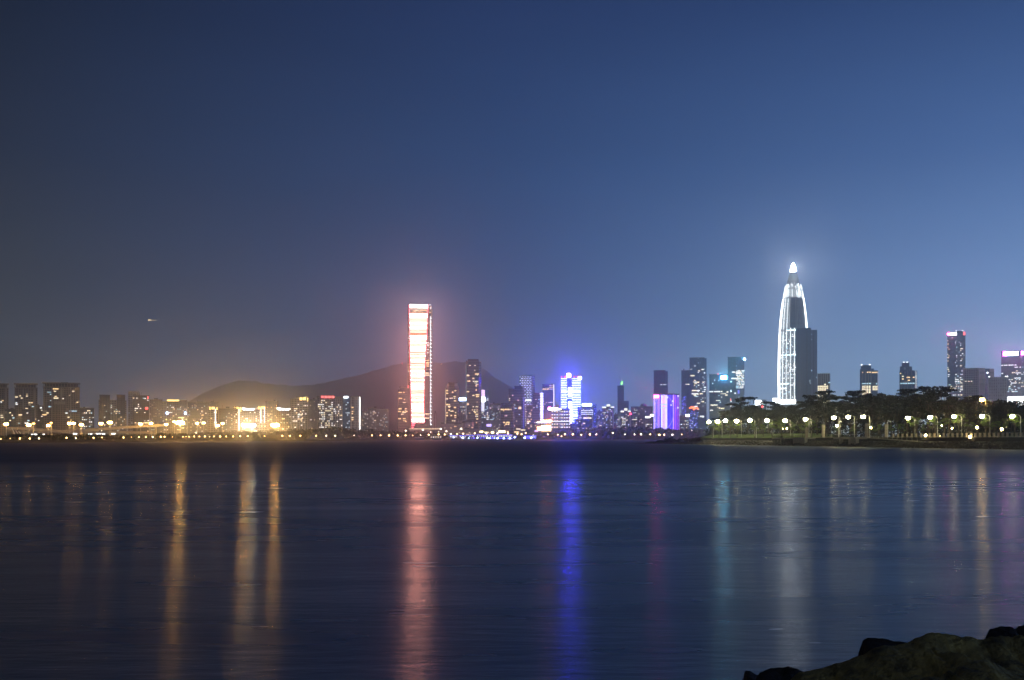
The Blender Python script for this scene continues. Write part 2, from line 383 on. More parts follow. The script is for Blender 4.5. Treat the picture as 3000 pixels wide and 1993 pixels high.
# ------------------------------------------------------------------ buildings
PANES = {}
def pane_mesh(mk):
    if mk not in PANES:
        b = MB(); b.box(-.5, .5, -.5, .5, -.5, .5)
        me = bpy.data.meshes.new('lit_window'); me.from_pydata(b.v, [], b.f); me.materials.append(M[mk]); PANES[mk] = me
    return PANES[mk]
BUILDINGS = []
class Bld:
    """one building; sizes come from the photo (pixels) scaled at its own distance"""
    def __init__(s, name, label, cat, D, x0, x1, base=2.3, group=None):
        s.pxc = (x0 + x1) / 2; s.D = D; s.az = math.atan((s.pxc - 1500) / F); s.base = base
        s.k = D / F; s.c = math.cos(s.az)
        s.root = tag(empty(name, ((s.pxc - 1500) * s.k, D, base), -s.az), label, cat, group)
        s.x0, s.x1 = x0, x1; s.pool = []; BUILDINGS.append(s)
    def X(s, px): return (px - s.pxc) * s.k * s.c
    def Z(s, py): return CZ + (HY - py) * s.k - s.base
    def box(s, part, x0, x1, yt, yb, mat, y0=0, dep=22, parent=None):
        b = MB(); b.box(s.X(x0), s.X(x1), y0, y0 + dep, 0 if yb is None else s.Z(yb), s.Z(yt))
        return b.build(part, M[mat] if isinstance(mat, str) else mat, parent or s.root)
    def poly(s, part, pts, yt, yb, mat, parent=None):
        b = MB(); b.prism([(s.X(px), y) for px, y in pts], 0 if yb is None else s.Z(yb), s.Z(yt))
        return b.build(part, M[mat] if isinstance(mat, str) else mat, parent or s.root)
    def roofkit(s, x0, x1, yt, n=2, h=(2, 5), mat='roof'):
        """plant rooms, tanks and lift overruns on a flat roof"""
        for i in range(n):
            w = (x1 - x0) * rnd.uniform(.12, .3); a = rnd.uniform(x0 + 1, x1 - w - 1)
            b = MB(); b.box(s.X(a), s.X(a + w), rnd.uniform(3, 6), rnd.uniform(10, 16), s.Z(yt) , s.Z(yt) + rnd.uniform(*h))
            b.build('plant_room', M[mat], s.root)
        b = MB(); x = s.X(rnd.uniform(x0 + 1, x1 - 1)); b.tube([(x, 8, s.Z(yt)), (x, 8, s.Z(yt) + rnd.uniform(4, 9))], .22, 5); b.build('antenna', M['darkmetal'], s.root)
    def parapet(s, x0, x1, yt, mat='concrete', dep=22, h=1.1):
        b = MB(); X0, X1, z = s.X(x0), s.X(x1), s.Z(yt)
        b.box(X0 - .3, X1 + .3, -.3, .25, z - .3, z + h); b.box(X0 - .3, X1 + .3, dep - .3, dep + .3, z - .3, z + h)
        b.box(X0 - .3, X0 + .2, .25, dep - .3, z - .3, z + h); b.box(X1 - .2, X1 + .3, .25, dep - .3, z - .3, z + h)
        return b.build('parapet', M[mat], s.root)
    def light(s, part, x0, x1, yt, yb, mat, y0=-.7, dep=.9, parent=None):
        return s.box(part, x0, x1, yt, yb, mat, y0, dep, parent)
    def win(s, px, py, wpx, hpx, mat='w_cream', y=-.12):
        s.pool.append((s.X(px), y, s.Z(py), wpx * s.k, hpx * s.k, mat))
    def lit(s, x0, x1, y0, y1, n, mats=('w_cream', 'w_warm', 'w_white'), w=(3, 6), floor=3.6, hh=2.0, y=-.12, run=.25):
        """lit rooms on random floors; now and then a run of neighbouring rooms"""
        X0, X1, Zt, Zb = s.X(x0), s.X(x1), s.Z(y0), s.Z(y1); nf = max(1, int((Zt - Zb) / floor))
        used = set()
        for _ in range(int(n * .62)):
            f = int(rnd.random() * nf); z = Zb + (f + .5) * floor; k = 1 if rnd.random() > run else rnd.randint(2, 4)
            ww = rnd.uniform(*w) * .72; bay = max(2.6, ww * 1.15); x = X0 + (int(rnd.random() * max(1, (X1 - X0) / bay)) + .5) * bay; m = rnd.choice(mats)
            for j in range(k):
                xx = x + j * bay
                key = (f, int(xx / 3.2))
                if xx + ww / 2 > X1 or key in used: continue
                used.add(key)
                s.pool.append((xx, y, z, ww, hh * rnd.uniform(.65, .95), m))
    def finish(s):
        s.pool.sort(key=lambda a: -a[3] * a[4])
        for x, y, z, w, h, m in s.pool[:100]:
            o = bpy.data.objects.new('lit_window', pane_mesh(m)); COL.objects.link(o); o.parent = s.root
            o.location = (x, y, z); o.scale = (w, .3, h)
        rest = s.pool[100:]
        if rest:
            ms = sorted({r[5] for r in rest}); b = MB()
            for x, y, z, w, h, m in rest:
                b.cur = ms.index(m); b.box(x - w / 2, x + w / 2, y - .15, y + .15, z - h / 2, z + h / 2)
            tag(b.build('lit_window', [M[m] for m in ms], s.root), kind='stuff')

AP = 'apartment_tower'; OF = 'office_tower'
# --- west shore flats: three brown twin-winged slabs with open colonnade crowns
def crowned(label, x0, x1, yt, D, cols, lits, gaps):
    b = Bld(AP, label, 'apartment tower', D, x0, x1)
    b.box('wall', x0 + 2, x1 - 1, yt + 14, None, 'flat')
    for g0, g1 in gaps:                                             # pale stair towers standing proud
        b.box('stair_tower', g0, g1, yt + 12, None, 'concrete', -1.2, 4)
    b.box('crown_core', x0 + 6, x1 - 6, yt + 3, yt + 14, 'roof', 4, 14)
    for i in range(cols):
        c = x0 + 3 + (x1 - x0 - 6) * i / (cols - 1)
        b.box('crown_column', c - .9, c + .9, yt + 3, yt + 14, 'concrete', .4, 1.6)
    b.box('roof', x0 - .5, x1 + .5, yt, yt + 3, 'concrete', -2, 24)
    b.box('ledge', x0, x1, yt + 12.6, yt + 14.6, 'concrete', -1.9, 1.8)
    for q in lits: b.win(*q)
    b.lit(x0 + 4, x1 - 4, yt + 30, 1262, int((x1 - x0) / 4), ('w_cream', 'w_warm', 'w_cool', 'w_white'), (2.2, 4.5), 3.2, 1.7)
    return b
b = crowned('brown apartment tower cut by the left edge of the photo', -32, 26, 1123, 1500, 8, [(8, 1174, 5, 1.5, 'w_warm'), (6, 1223, 7, 2.5), (5, 1217, 6, 2)], [(14, 21)])
b = crowned('brown apartment tower with colonnade crown, narrower of two beside the widest one', 41, 111, 1123, 1520, 8, [(48.5, 1164, 7, 2.6, 'w_cream'), (79, 1161, 5, 2), (86, 1180, 5, 2.4), (93, 1180, 6, 2.4, 'w_warm'), (78, 1197, 7, 2.4), (48, 1181, 5, 3, 'w_cool'), (60, 1216, 10, 3, 'w_cream')], [(66, 70), (99, 104)])
b = crowned('widest brown apartment block on the left with several big lit rooms', 125, 235, 1121, 1540, 13, [(163, 1140, 15, 2.8, 'w_warm'), (161, 1147, 6, 2), (164, 1167, 13, 3, 'w_cream'), (130.5, 1216, 11, 3, 'w_warm'), (144, 1150, 11, 1.6, 'w_cool'), (215, 1146, 6, 2), (227, 1178, 5, 2.4), (205, 1158, 3, 2)], [(150, 154), (177, 183), (205, 209)])
b.box('wing', 178, 199, 1119.5, 1135, 'dark', 3, 12)
b.box('setback_block', 160, 190, 1186, None, 'flat', -9, 9); b.box('cornice', 159, 191, 1177, 1186, 'concrete', -8, 7)
# --- low dark office blocks in front of them
def block(name, label, x0, x1, yt, D, mat='dark', n=14, cat='office block', mats=('w_cream', 'w_white', 'w_cool'), kit=1, w=(2, 4.5), dep=22, floor=3.6, y1=1266):
    b = Bld(name, label, cat, D, x0, x1)
    b.box('wall', x0, x1, yt, None, mat, 0, dep); b.parapet(x0, x1, yt, 'concrete' if mat not in ('dark', 'glassdark', 'glass') else 'roof', dep)
    if kit: b.roofkit(x0, x1, yt, kit)
    if n: b.lit(x0 + .5, x1 - .5, yt + 3, y1, n, mats, w, floor)
    return b
OB = 'office_block'
block(OB, 'low dark block in front of the gap beside the leftmost apartment tower', 14, 47, 1200, 1400, n=12)
block(OB, 'low dark block in front of the narrower brown apartment tower', 65, 101, 1200, 1410, n=14)
b = block(OB, 'dark block showing in the gap left of the widest brown apartment block', 105, 127, 1190, 1720, n=10)
b.light('sign', 117, 123, 1193, 1197, 'w_white')
b = block(OB, 'dark flat-topped block right of the widest brown apartment block', 234, 276, 1197, 1600, n=34, w=(1.5, 3))
b = Bld(AP, 'stepped grey apartment block with two raised roof boxes', 'apartment block', 1700, 289, 371)
b.box('wall', 289, 371, 1172, None, 'flatpale', 2, 22); b.box('wing', 292, 322, 1159, None, 'dark', 0, 20); b.box('wing', 342, 367, 1158, None, 'dark', 0, 20)
b.parapet(292, 322, 1159, 'roof', 20); b.parapet(342, 367, 1158, 'roof', 20); b.lit(290, 368, 1185, 1265, 44, ('w_cream', 'w_white', 'w_cool'), (1.5, 3.5), 3.3, 1.6, -.2)
b = Bld('unfinished_tower', 'pale tower under scaffold netting behind a dark tower at left', 'tower', 2000, 375, 410)
b.box('wall', 375, 410, 1150, None, 'grid'); b.box('scaffold', 376, 408, 1145, 1150, 'metal', 1, 18); b.lit(376, 409, 1155, 1260, 26, ('w_white', 'w_cool', 'w_cream'), (1.5, 3), 4, 1.5)
b = block(AP, 'dark flat-topped tower in front of the scaffolded pale tower', 389, 437, 1160, 1750, n=30, cat='apartment tower', w=(1.6, 3.5))
b.light('sign', 426, 433, 1194, 1199, 'e_red'); b.light('sign', 423, 427, 1166, 1169, 'w_white'); b.light('sign', 432, 435, 1161, 1169, 'e_redsign', -.5)
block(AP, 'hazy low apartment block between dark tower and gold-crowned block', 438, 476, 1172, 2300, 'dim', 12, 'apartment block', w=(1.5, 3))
b = Bld(AP, 'apartment block with a long gold light bar along its roof', 'apartment block', 1900, 474, 548)
b.box('wall', 474, 489, 1177, None, 'flatpale', 2); b.box('wall', 489.2, 526, 1177, None, 'flat', 0); b.box('wall', 526.2, 548, 1172, None, 'dim', 3)
b.box('roof', 488, 527, 1176, 1178, 'concrete', -.6, 20); b.light('light_bar', 490, 513, 1171, 1176, 'e_gold'); b.light('light_bar', 514, 523.5, 1171, 1176, 'e_gold')
b.lit(476, 547, 1182, 1262, 52, ('w_cream', 'w_white', 'w_cool'), (1.6, 3.6), 3.3, 1.8)
for px in (490, 543):
    bb = MB(); bb.ball((b.X(px), -3, b.Z(1211)), 2.3, 10, 6); bb.build('round_light', M['e_bluesign'], b.root)
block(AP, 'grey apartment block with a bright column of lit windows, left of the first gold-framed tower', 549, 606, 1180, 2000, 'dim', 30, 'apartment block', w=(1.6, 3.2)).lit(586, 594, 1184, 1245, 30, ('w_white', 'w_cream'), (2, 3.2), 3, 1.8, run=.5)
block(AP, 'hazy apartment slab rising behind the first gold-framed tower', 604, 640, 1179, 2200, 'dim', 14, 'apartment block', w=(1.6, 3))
def goldcrown(label, x0, x1, yt, D, strips, crowns, mat='flatpale'):
    b = Bld(AP, label, 'apartment tower', D, x0, x1)
    b.box('wall', x0, x1, yt + 5, None, mat); b.box('wing', x1 - (x1 - x0) * .22, x1 + 1.5, yt + 2, None, 'concrete', 1.5, 18)
    for c0, c1, h0, h1 in crowns: b.light('crown_light', c0, c1, h0, h1, 'e_gold')
    b.box('roof', x0 - .5, x1 + .5, yt, yt + 1.6, 'concrete', -2, 20)
    for c in (x0 + 1, (x0 + x1) / 2, x1 - 1): b.box('crown_column', c - .7, c + .7, yt + 1.6, yt + 6, 'concrete', 1.5, 3)
    for c, h0, h1 in strips: b.light('light_strip', c - .9, c + .9, h0, h1, 'e_strip')
    b.lit(x0 + 1, x1 - 2, yt + 14, 1258, int((x1 - x0) * .5), ('w_cream', 'w_white'), (1.5, 3), 3.3, 1.7)
    return b
goldcrown('gold-crowned tower with one white light strip, first of three along the left shore', 611, 639, 1191, 1650, [(631, 1199, 1252)], [(613, 617, 1192, 1201), (620, 629, 1192, 1199), (634, 637.5, 1194, 1201)])
block(AP, 'low hazy flats between the two single-striped gold-crowned towers', 641, 684, 1198, 2000, 'dim', 26, 'apartment block', w=(1.6, 3))
goldcrown('gold-crowned tower with one white light strip, second of three along the left shore', 684, 708, 1191, 1650, [(700, 1198, 1262)], [(685.5, 688.5, 1192, 1196), (692, 699, 1192, 1197), (703, 706.5, 1193, 1206)])
def slantsign(b, xs, y):
    for i, (a, c) in enumerate(xs):
        bb = MB(); h = 2.6; X0, X1, z = b.X(a), b.X(c), b.Z(y + (0 if i else -2.5))
        n = [(X0, -1.6, z - h / 2), (X1 - .8, -1.6, z - h / 2), (X1, -1.6, z + h / 2), (X0 + .8, -1.6, z + h / 2)]
        m = [(x, -.8, zz) for x, _, zz in n]; k = [bb.vert(p) for p in n + m]
        for q in ((0, 1, 2, 3), (7, 6, 5, 4), (0, 4, 5, 1), (1, 5, 6, 2), (2, 6, 7, 3), (3, 7, 4, 0)): bb.face(*[k[t] for t in q])
        bb.build('roof_sign', M['e_white'], b.root)
b = block(AP, 'wide flats with slanted white roof letters, left of the twin-striped gold tower', 708, 755, 1200, 1750, 'flat', 34, 'apartment block', w=(1.6, 3.4)); slantsign(b, [(708, 719), (712, 720), (721, 731), (732, 745)], 1200)
goldcrown('gold-crowned tower with twin white light strips, third of three along the left shore', 754, 782, 1190, 1650, [(764, 1196, 1239), (775, 1193, 1239)], [(755.5, 761, 1191, 1199), (763, 777, 1191, 1197.5)])
block(AP, 'brownish hazy apartment block behind and right of the twin-striped gold tower', 778, 815, 1177, 2100, 'dim', 36, 'apartment block', ('w_warm', 'w_cream'), w=(1.6, 3))
b = block(AP, 'wide flats with slanted white roof letters, left of the pale gold-topped tower', 812, 856, 1200, 1760, 'flat', 26, 'apartment block', w=(1.6, 3.4)); slantsign(b, [(811, 823), (816, 824), (825, 834), (836, 848)], 1200)
b.light('roof_sign', 849.5, 852, 1197, 1200, 'e_white', -2)
b = goldcrown('pale tall apartment block with gold lanterns on its right shoulder', 868, 904, 1163, 1600, [], [(878, 884.5, 1165, 1173), (886.5, 896, 1164, 1172), (900, 902.5, 1166, 1176)])
b.box('wing', 851, 868, 1168, None, 'flatpale', .4, 20); b.lit(852, 890, 1180, 1255, 34, ('w_cream', 'w_white'), (1.8, 3.4), 3.3, 1.8)
block(AP, 'dim hazy slab between pale gold-topped tower and red-signed hotel block', 904, 930, 1172, 2500, 'dim', 8, 'apartment block', w=(1.6, 3))
b = Bld('hotel_block', 'wide lit hotel block with red roof letters and white corner light strip', 'hotel', 1750, 928, 1059)
b.box('wall', 929, 976, 1168, None, 'flatpale'); b.box('wall', 976.2, 1003, 1168, None, 'grid', .6); b.box('glass_wing', 1003.2, 1026, 1167, None, 'glass', 1)
b.box('flats_wing', 1026.2, 1058, 1163, None, 'grid', 0); b.box('roof', 928, 1003.4, 1161, 1168, 'concrete', -.5, 22); b.box('roof', 1026, 1059, 1161, 1163, 'concrete', -.5, 22)
for i in range(9): c = 931 + i * 9; b.box('pilaster', c - .7, c + .7, 1168, None, 'concrete', -.8, .75)
for c in (1029, 1040, 1046): b.box('pilaster', c - .8, c + .8, 1163, None, 'white', -.8, .75)
for i in range(4): b.light('roof_letter', 941 + i * 10, 949 + i * 10, 1160.5, 1166.5, 'e_redsign', -1.4)
b.light('roof_sign', 1007, 1020, 1161, 1166.5, 'e_white', -.4, 1.2); b.light('light_strip', 1052.6, 1055.6, 1163, 1258, 'e_strip', -.9)
b.lit(931, 976, 1170, 1255, 120, ('w_cream', 'w_white'), (2, 3.2), 3.6, 2); b.lit(977, 1003, 1172, 1250, 26, ('w_cream', 'w_white'), (2, 3), 3.6, 2)
b.lit(1012, 1025, 1175, 1255, 24, ('w_cool',), (2, 3.5), 3.6, 1.8, .8); b.lit(1030, 1038, 1175, 1245, 16, ('w_warm', 'w_cream'), (3, 4.5), 3.6, 2)
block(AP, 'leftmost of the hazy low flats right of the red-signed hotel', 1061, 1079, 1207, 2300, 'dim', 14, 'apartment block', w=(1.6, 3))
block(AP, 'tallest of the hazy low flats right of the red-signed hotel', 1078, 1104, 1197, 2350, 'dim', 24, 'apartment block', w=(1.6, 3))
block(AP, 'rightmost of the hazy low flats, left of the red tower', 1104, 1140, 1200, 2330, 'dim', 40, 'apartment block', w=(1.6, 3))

# --- red tower group
b = Bld(AP, 'dark banded tower with warm rooms against left flank of the red tower', 'apartment tower', 2350, 1165, 1197)
b.box('wall', 1166, 1193, 1143, None, 'band'); b.box('penthouse', 1170, 1192, 1133, 1143, 'dark', 4, 14); b.parapet(1166, 1193, 1143, 'roof')
b.light('beacon', 1195, 1197, 1129, 1137, 'e_redsign', 1, 1.2); b.box('wing', 1193.2, 1198, 1138, None, 'dark', 1, 18)
for y, xs in ((1150, [(1172, 9), (1183, 5)]), (1167, [(1173, 10)]), (1198, [(1172, 9), (1189, 5)]), (1206, [(1171, 9), (1182, 6), (1191, 5)]), (1227, [(1171, 8), (1184, 8)]), (1235, [(1189, 4)])):
    for x, w in xs: b.win(x, y, w, 3, 'w_warm')
b.lit(1167, 1192, 1150, 1255, 16, ('w_warm', 'w_cream'), (3, 6), 3.9, 2.2)
b = Bld('red_tower', 'tallest centre tower with a glowing red and white tapering screen', 'skyscraper', 2420, 1194, 1268)
b.poly('wall', [(1195, 6), (1199, 0), (1258, 0), (1267, 8), (1267, 44), (1195, 44)], 912, None, 'dark')
b.poly('wing', [(1194, 5), (1199.4, -.8), (1199.4, 4), (1196, 9)], 893, None, 'dark')
b.poly('wing', [(1255, -.8), (1263, 2), (1266.5, 8), (1255, 8)], 895, None, 'dark')
LE = [(893, 1199), (1000, 1201), (1100, 1203), (1200, 1206), (1237, 1206)]; RE = [(893, 1254), (1000, 1249), (1100, 1243), (1200, 1241), (1237, 1244)]
bb = MB(); y = 920.0
while y < 1236:
    h = 6.4; g = 2.1 if y < 1000 else 2.4 if y < 1100 else 2.7
    for (a, c, mi) in ((y, y + h - g, 0), (y + h - g, y + h, 1)):
        hot = (.4 * noise.noise((0, y * .028, 2.2)) + rnd.uniform(-.5, .5)) if not mi else 0; bb.cur = 1 if mi else (0 if hot > -.02 else 2 if hot > -.55 else 3); dd = 0 if mi else -.5
        bb.quad((b.X(interp(LE, c) + .8), -1.2 + dd, b.Z(c)), (b.X(interp(RE, c) - .8), -1.2 + dd, b.Z(c)), (b.X(interp(RE, a) - .8), -1.2 + dd, b.Z(a)), (b.X(interp(LE, a) + .8), -1.2 + dd, b.Z(a)))
        bb.quad((b.X(interp(LE, a) + .8), -.3, b.Z(a)), (b.X(interp(RE, a) - .8), -.3, b.Z(a)), (b.X(interp(RE, a) - .8), -1.2 + dd, b.Z(a)), (b.X(interp(LE, a) + .8), -1.2 + dd, b.Z(a)))
    y += h
bb.build('led_screen', [M['e_bar'], M['e_gap'], M['e_barmid'], M['e_barlow']], b.root)
for T, sg in ((LE, 1), (RE, -1)):
    bb = MB(); bb.tube([(b.X(x), -1.9, b.Z(yy)) for yy, x in T], .75, 6); bb.build('edge_tube', M['e_edge'], b.root)
bb = MB(); bb.tube([(b.X(1206), -1.9, b.Z(1237)), (b.X(1244), -1.9, b.Z(1237))], .7, 6); bb.build('edge_tube', M['e_edge'], b.root)
b.light('crown_light', 1199.6, 1253.4, 893, 902, emit('crown_white_light', (1, .86, .78), 14), -1.2)
for i in range(7): b.box('crown_column', 1200 + i * 8.8, 1201 + i * 8.8, 902, 916, 'concrete', -1, 1)
b.box('crown_core', 1201, 1252, 902, 912, 'flatpale', 6, 20)
b.lit(1201, 1252, 903, 917, 26, ('w_warm', 'w_cream'), (3, 6), 4, 2.2, -1.1)
b.box('sky_deck', 1194, 1267, 909.5, 917.5, M['flatpale'], -.6, 10); b.lit(1195, 1266, 909.5, 917.5, 10, ('w_warm',), (3, 5), 3.3, 2.4, -.75)
for i in range(60):
    yy = 926 + i * 5.37; b.light('light_strip', 1259 if i % 2 else 1260, 1263.6 if i % 2 else 1262.5, yy, yy + (2.0 if i % 2 else 4), 'e_white' if i % 2 else 'w_white', 1, 2)
for yy in (1003, 1008, 1012, 1024, 1033): b.light('light_row', 1250.5, 1257, yy, yy + 1.6, 'w_white', -1.4)
for yy in (1055, 1061, 1064, 1068, 1072): b.light('light_row', 1249, 1257, yy, yy + 2, 'w_warm', -1.4); b.win(1197, yy + 14, 4, 2, 'w_warm', 2)
for yy, x0, x1 in ((1092, 1190 + 54, 1256), (1098, 1243, 1259), (1212, 1241, 1258), (1224, 1241, 1258)): b.light('light_row', x0, x1, yy, yy + 2.5, 'w_cream', -1.5)
for i, (x1, yy) in enumerate(((1217, 1240), (1214, 1245), (1211, 1251))): b.light('light_row', 1206, x1, yy, yy + 2.4, 'e_edge', -1.6)
for yy in (991, 1033, 1089): b.light('beacon', 1196, 1198, yy - 1, yy + 1, 'w_white', 1, 2)
b.light('beacon', 1258.5, 1260.5, 891.5, 893.5, 'e_white', 2, 2); b.light('beacon', 1260, 1263.5, 899, 905, 'w_white', 1.2, 1.5)
b.box('podium', 1200, 1291, 1257, None, 'pink', -14, 20); b.light('light_row', 1196, 1290, 1256.2, 1257.6, 'w_cream', -14.4, .5)
b = Bld(AP, 'small pale slab tucked behind foot of the red tower', 'apartment block', 2500, 1269, 1279); b.box('wall', 1269, 1279, 1210, None, 'pink'); b.box('pilaster', 1270, 1271.4, 1210, None, 'white', -.6, .5); b.box('pilaster', 1275.5, 1277, 1210, None, 'white', -.6, .5); b.roofkit(1269, 1279, 1210, 1)

# --- centre waterfront towers
b = Bld(AP, 'rounded banded tower with dotted lights down its left edge', 'apartment tower', 2400, 1303, 1347)
b.poly('wall', [(1305, 8), (1309, 1), (1318, -2), (1334, -2), (1341, 2), (1345, 9), (1345, 30), (1305, 30)], 1136, None, 'band')
b.poly('upper_floors', [(1309, 7), (1315, 1), (1332, 0), (1342, 6), (1342, 26), (1309, 26)], 1126, 1136, 'band'); b.poly('penthouse', [(1313, 8), (1338, 6), (1340, 20), (1313, 20)], 1120, 1126, 'dark')
for i in range(27): b.light('dot_light', 1304.3, 1305.9, 1139 + i * 3.9, 1140.6 + i * 3.9, 'e_white' if False else 'w_cream', 6, 1.5)
for x, y, w in ((1310, 1145, 6), (1310, 1153, 6), (1310, 1169, 5), (1333, 1175, 7), (1310, 1186, 6), (1316, 1186, 4), (1316, 1193, 4), (1316, 1202, 5), (1333, 1194, 7), (1310, 1210, 5), (1326, 1205, 5), (1310, 1218, 5), (1322, 1218, 4), (1334, 1218, 6), (1326, 1149, 5), (1334, 1145, 5)): b.win(x, y, w, 3.4, 'w_warm', -2.2)
b.lit(1312, 1338, 1150, 1250, 22, ('w_warm', 'w_cream'), (3, 6), 3.9, 2.2, -2.2)
b = Bld(OB, 'grey lattice block with bright blue-white roof sign, between two banded towers', 'office block', 2550, 1342, 1366)
b.box('wall', 1343, 1366, 1176, None, 'office'); b.light('roof_sign', 1343, 1365.5, 1165.5, 1174.5, 'e_bluesign'); b.lit(1344, 1365, 1190, 1250, 16, ('w_cool', 'w_cream'), (3, 5), 4)
b = Bld(AP, 'tall dark banded tower with a pale right edge, right of the red tower', 'apartment tower', 2450, 1363, 1411)
b.poly('wall', [(1366, 4), (1370, 0), (1403, 0), (1403, 30), (1366, 30)], 1058, None, 'band'); b.poly('wing', [(1403.1, 1), (1410, 5), (1410, 28), (1403.1, 28)], 1060, None, facade('pale_banded_facade', (.5, .52, .62), (.06, .06, .09), 200, 3.9, 1.7, dim=0))
b.box('penthouse', 1370, 1402, 1052, 1058, 'dark', 4, 18); b.parapet(1366, 1403, 1058, 'roof', 28)
for i in range(46): b.light('dot_light', 1364.8, 1366.1, 1068 + i * 4.1, 1069.4 + i * 4.1, 'w_cool', 3, 1.2)
for x, y, w in ((1397, 1096, 12), (1371, 1101, 8), (1387, 1109, 6), (1374, 1117, 9), (1371, 1148, 7), (1371, 1185, 6), (1399, 1157, 11), (1387, 1159, 6), (1399, 1162, 9), (1395, 1131, 4), (1395, 1143, 4), (1392, 1209, 5), (1398, 1214, 6), (1398, 1228, 6)): b.win(x, y, w, 3.4, 'w_warm')
b.lit(1368, 1402, 1065, 1250, 40, ('w_warm', 'w_cream'), (2.6, 6), 3.9, 2.2)
b = Bld('glass_pavilion_tower', 'leaning glass block with a pinkish white lit left face', 'office tower', 2500, 1408, 1440)
b.poly('lit_face', [(1410, 0), (1421, 0), (1421, 16), (1410, 16)], 1142, 1200, 'glass'); b.box('wall', 1421.1, 1432, 1143, 1200, 'glass', .5, 16)
bb = MB(); bb.prism([(b.X(1410), -2), (b.X(1439), -2), (b.X(1439), 20), (b.X(1410), 20)], 0, b.Z(1200), [(b.X(1410), 0), (b.X(1432.4), 0), (b.X(1432.4), 16), (b.X(1410), 16)]); bb.build('base', M['glass'], b.root)
b.light('led_screen', 1410.5, 1420.5, 1142.5, 1163, emit('lilac_screen', (.85, .6, 1), 1.6)); b.light('led_screen', 1410.5, 1421.5, 1163.4, 1178, 'e_white'); b.light('led_screen', 1410.5, 1419, 1178.4, 1206, emit('pale_screen', (.8, .8, 1), 1.5), -.75)
b.lit(1421, 1432, 1165, 1240, 26, ('w_cool', 'w_white'), (3, 6), 4, 2.2, -.9); b.lit(1411, 1436, 1205, 1240, 26, ('w_cool', 'w_white', 'w_cream'), (2.5, 4), 4, 2.2, -2.3)
b = Bld('domed_hall', 'low domed hall with orange windows at foot of tall banded tower', 'hall', 2300, 1353, 1391)
b.poly('wall', [(1355, 4), (1362, 0), (1382, 0), (1389, 4), (1389, 26), (1355, 26)], 1238, None, 'pink')
bb = MB(); bb.lathe([(b.k * 19, b.Z(1238)), (b.k * 19, b.Z(1236)), (b.k * 14, b.Z(1232)), (b.k * 7, b.Z(1230)), (.5, b.Z(1229.4))], 24, (b.X(1372), 13)); bb.build('roof', M['roof'], b.root, True)
b.lit(1360, 1386, 1240, 1256, 8, ('w_warm',), (2, 3), 4.5, 2.4)
for lab, x0, x1, yt in (('low villa block directly right of the red tower podium, in pink stone', 1291, 1330, 1243), ('low villa block left of the domed hall, in pink stone', 1330, 1357, 1244), ('long low pale terrace below the domed hall', 1357, 1405, 1258)):
    b = block('villa_block', lab, x0, x1, yt, 2260, 'pink', 7, 'villa block', ('w_warm', 'w_cream'), 2, y1=1275)
b = block(OB, 'dim speckled block behind the leaning glass block and drum-shaped block', 1434, 1466, 1184, 2750, 'dim', 40, 'apartment block', ('w_cool', 'w_cream'), w=(2, 4))
b = Bld(OB, 'drum-shaped dark block with rounded shoulders, lowest of the centre waterfront', 'office block', 2350, 1463, 1508)
P = [(1465, 12), (1468, 4), (1476, 0), (1496, 0), (1504, 4), (1507, 12), (1507, 32), (1465, 32)]
b.poly('wall', P, 1184, None, 'band'); b.poly('roof', [(1468, 11), (1478, 3), (1494, 3), (1504, 11), (1504, 30), (1468, 30)], 1181, 1184, 'roof')
for x, y, w in ((1471, 1200, 8), (1483, 1200, 7), (1490, 1200, 6), (1477, 1238, 6), (1486, 1238, 6), (1491, 1238, 4), (1483, 1243, 6), (1490, 1243, 5), (1497, 1200, 3)): b.win(x, y, w, 3.6, 'w_warm', -.3)
b.lit(1474, 1498, 1190, 1255, 8, ('w_warm',), (2.5, 4), 3.9)
b = Bld(OF, 'dark stepped banded tower left of the dotted light tower', 'office tower', 2420, 1489, 1537)
b.box('wall', 1490, 1528, 1139, None, 'band'); b.box('upper_floors', 1507, 1530, 1131, 1139, 'dark', 1, 18); b.box('wing', 1528.1, 1537, 1133, None, facade('blue_banded_facade', (.25, .27, .62), (.05, .05, .12), 200, 3.9, 1.8, dim=0), 1, 20)
b.light('light_strip', 1533.6, 1535.6, 1165, 1258, emit('dim_blue_strip', (.15, .17, 1), .8), .2); b.lit(1491, 1527, 1155, 1255, 34, ('w_warm', 'w_cream', 'w_cool'), (3, 6), 3.9, 2.2)
b.light('light_row', 1519, 1527, 1192, 1199, 'w_warm', -.3, .4)
b = Bld(OF, 'tower dotted all over with small blue-white lights', 'office tower', 2520, 1519, 1568)
b.box('wall', 1521, 1557, 1100, None, 'glassdark'); b.box('wing', 1557.1, 1567, 1101, None, facade('lined_blue_facade', (.3, .36, .6), (.05, .06, .12), 200, 4.6, 1.3, dim=0), 2, 20); b.box('mast', 1540, 1541, 1094, 1100, 'metal', 6, 1)
bb = MB()
for r in range(17):
    for q in range(5):
        x = 1522 + q * 7.6 + (5.2 if r % 2 else 0); yy = 1104 + r * 5.08
        if r >= 6 and x < 1537: continue
        for d in (0, 2.6):
            if x + d < 1557: bb.box(b.X(x + d), b.X(x + d + 1.5), -.5, .2, b.Z(yy + 1.3), b.Z(yy))
bb.build('dot_lights', emit('blue_white_dots', (.75, .78, 1), 3.5), b.root)
for i in range(16): b.light('line_light', 1557.6, 1566.6, 1102 + i * 5.1, 1102.9 + i * 5.1, emit('blue_line_light', (.25, .32, .9), .7) if i == 0 else bpy.data.materials['blue_line_light'], 1.4)
b.light('light_row', 1539, 1556.5, 1170, 1175, 'w_white'); b.light('light_row', 1535, 1537, 1166, 1172, 'w_cool')
b = block(OF, 'short dark tower standing at foot of the dotted light tower', 1539, 1560, 1189, 2380, 'band', 18, 'office tower', ('w_warm', 'w_cream'), w=(3, 5))
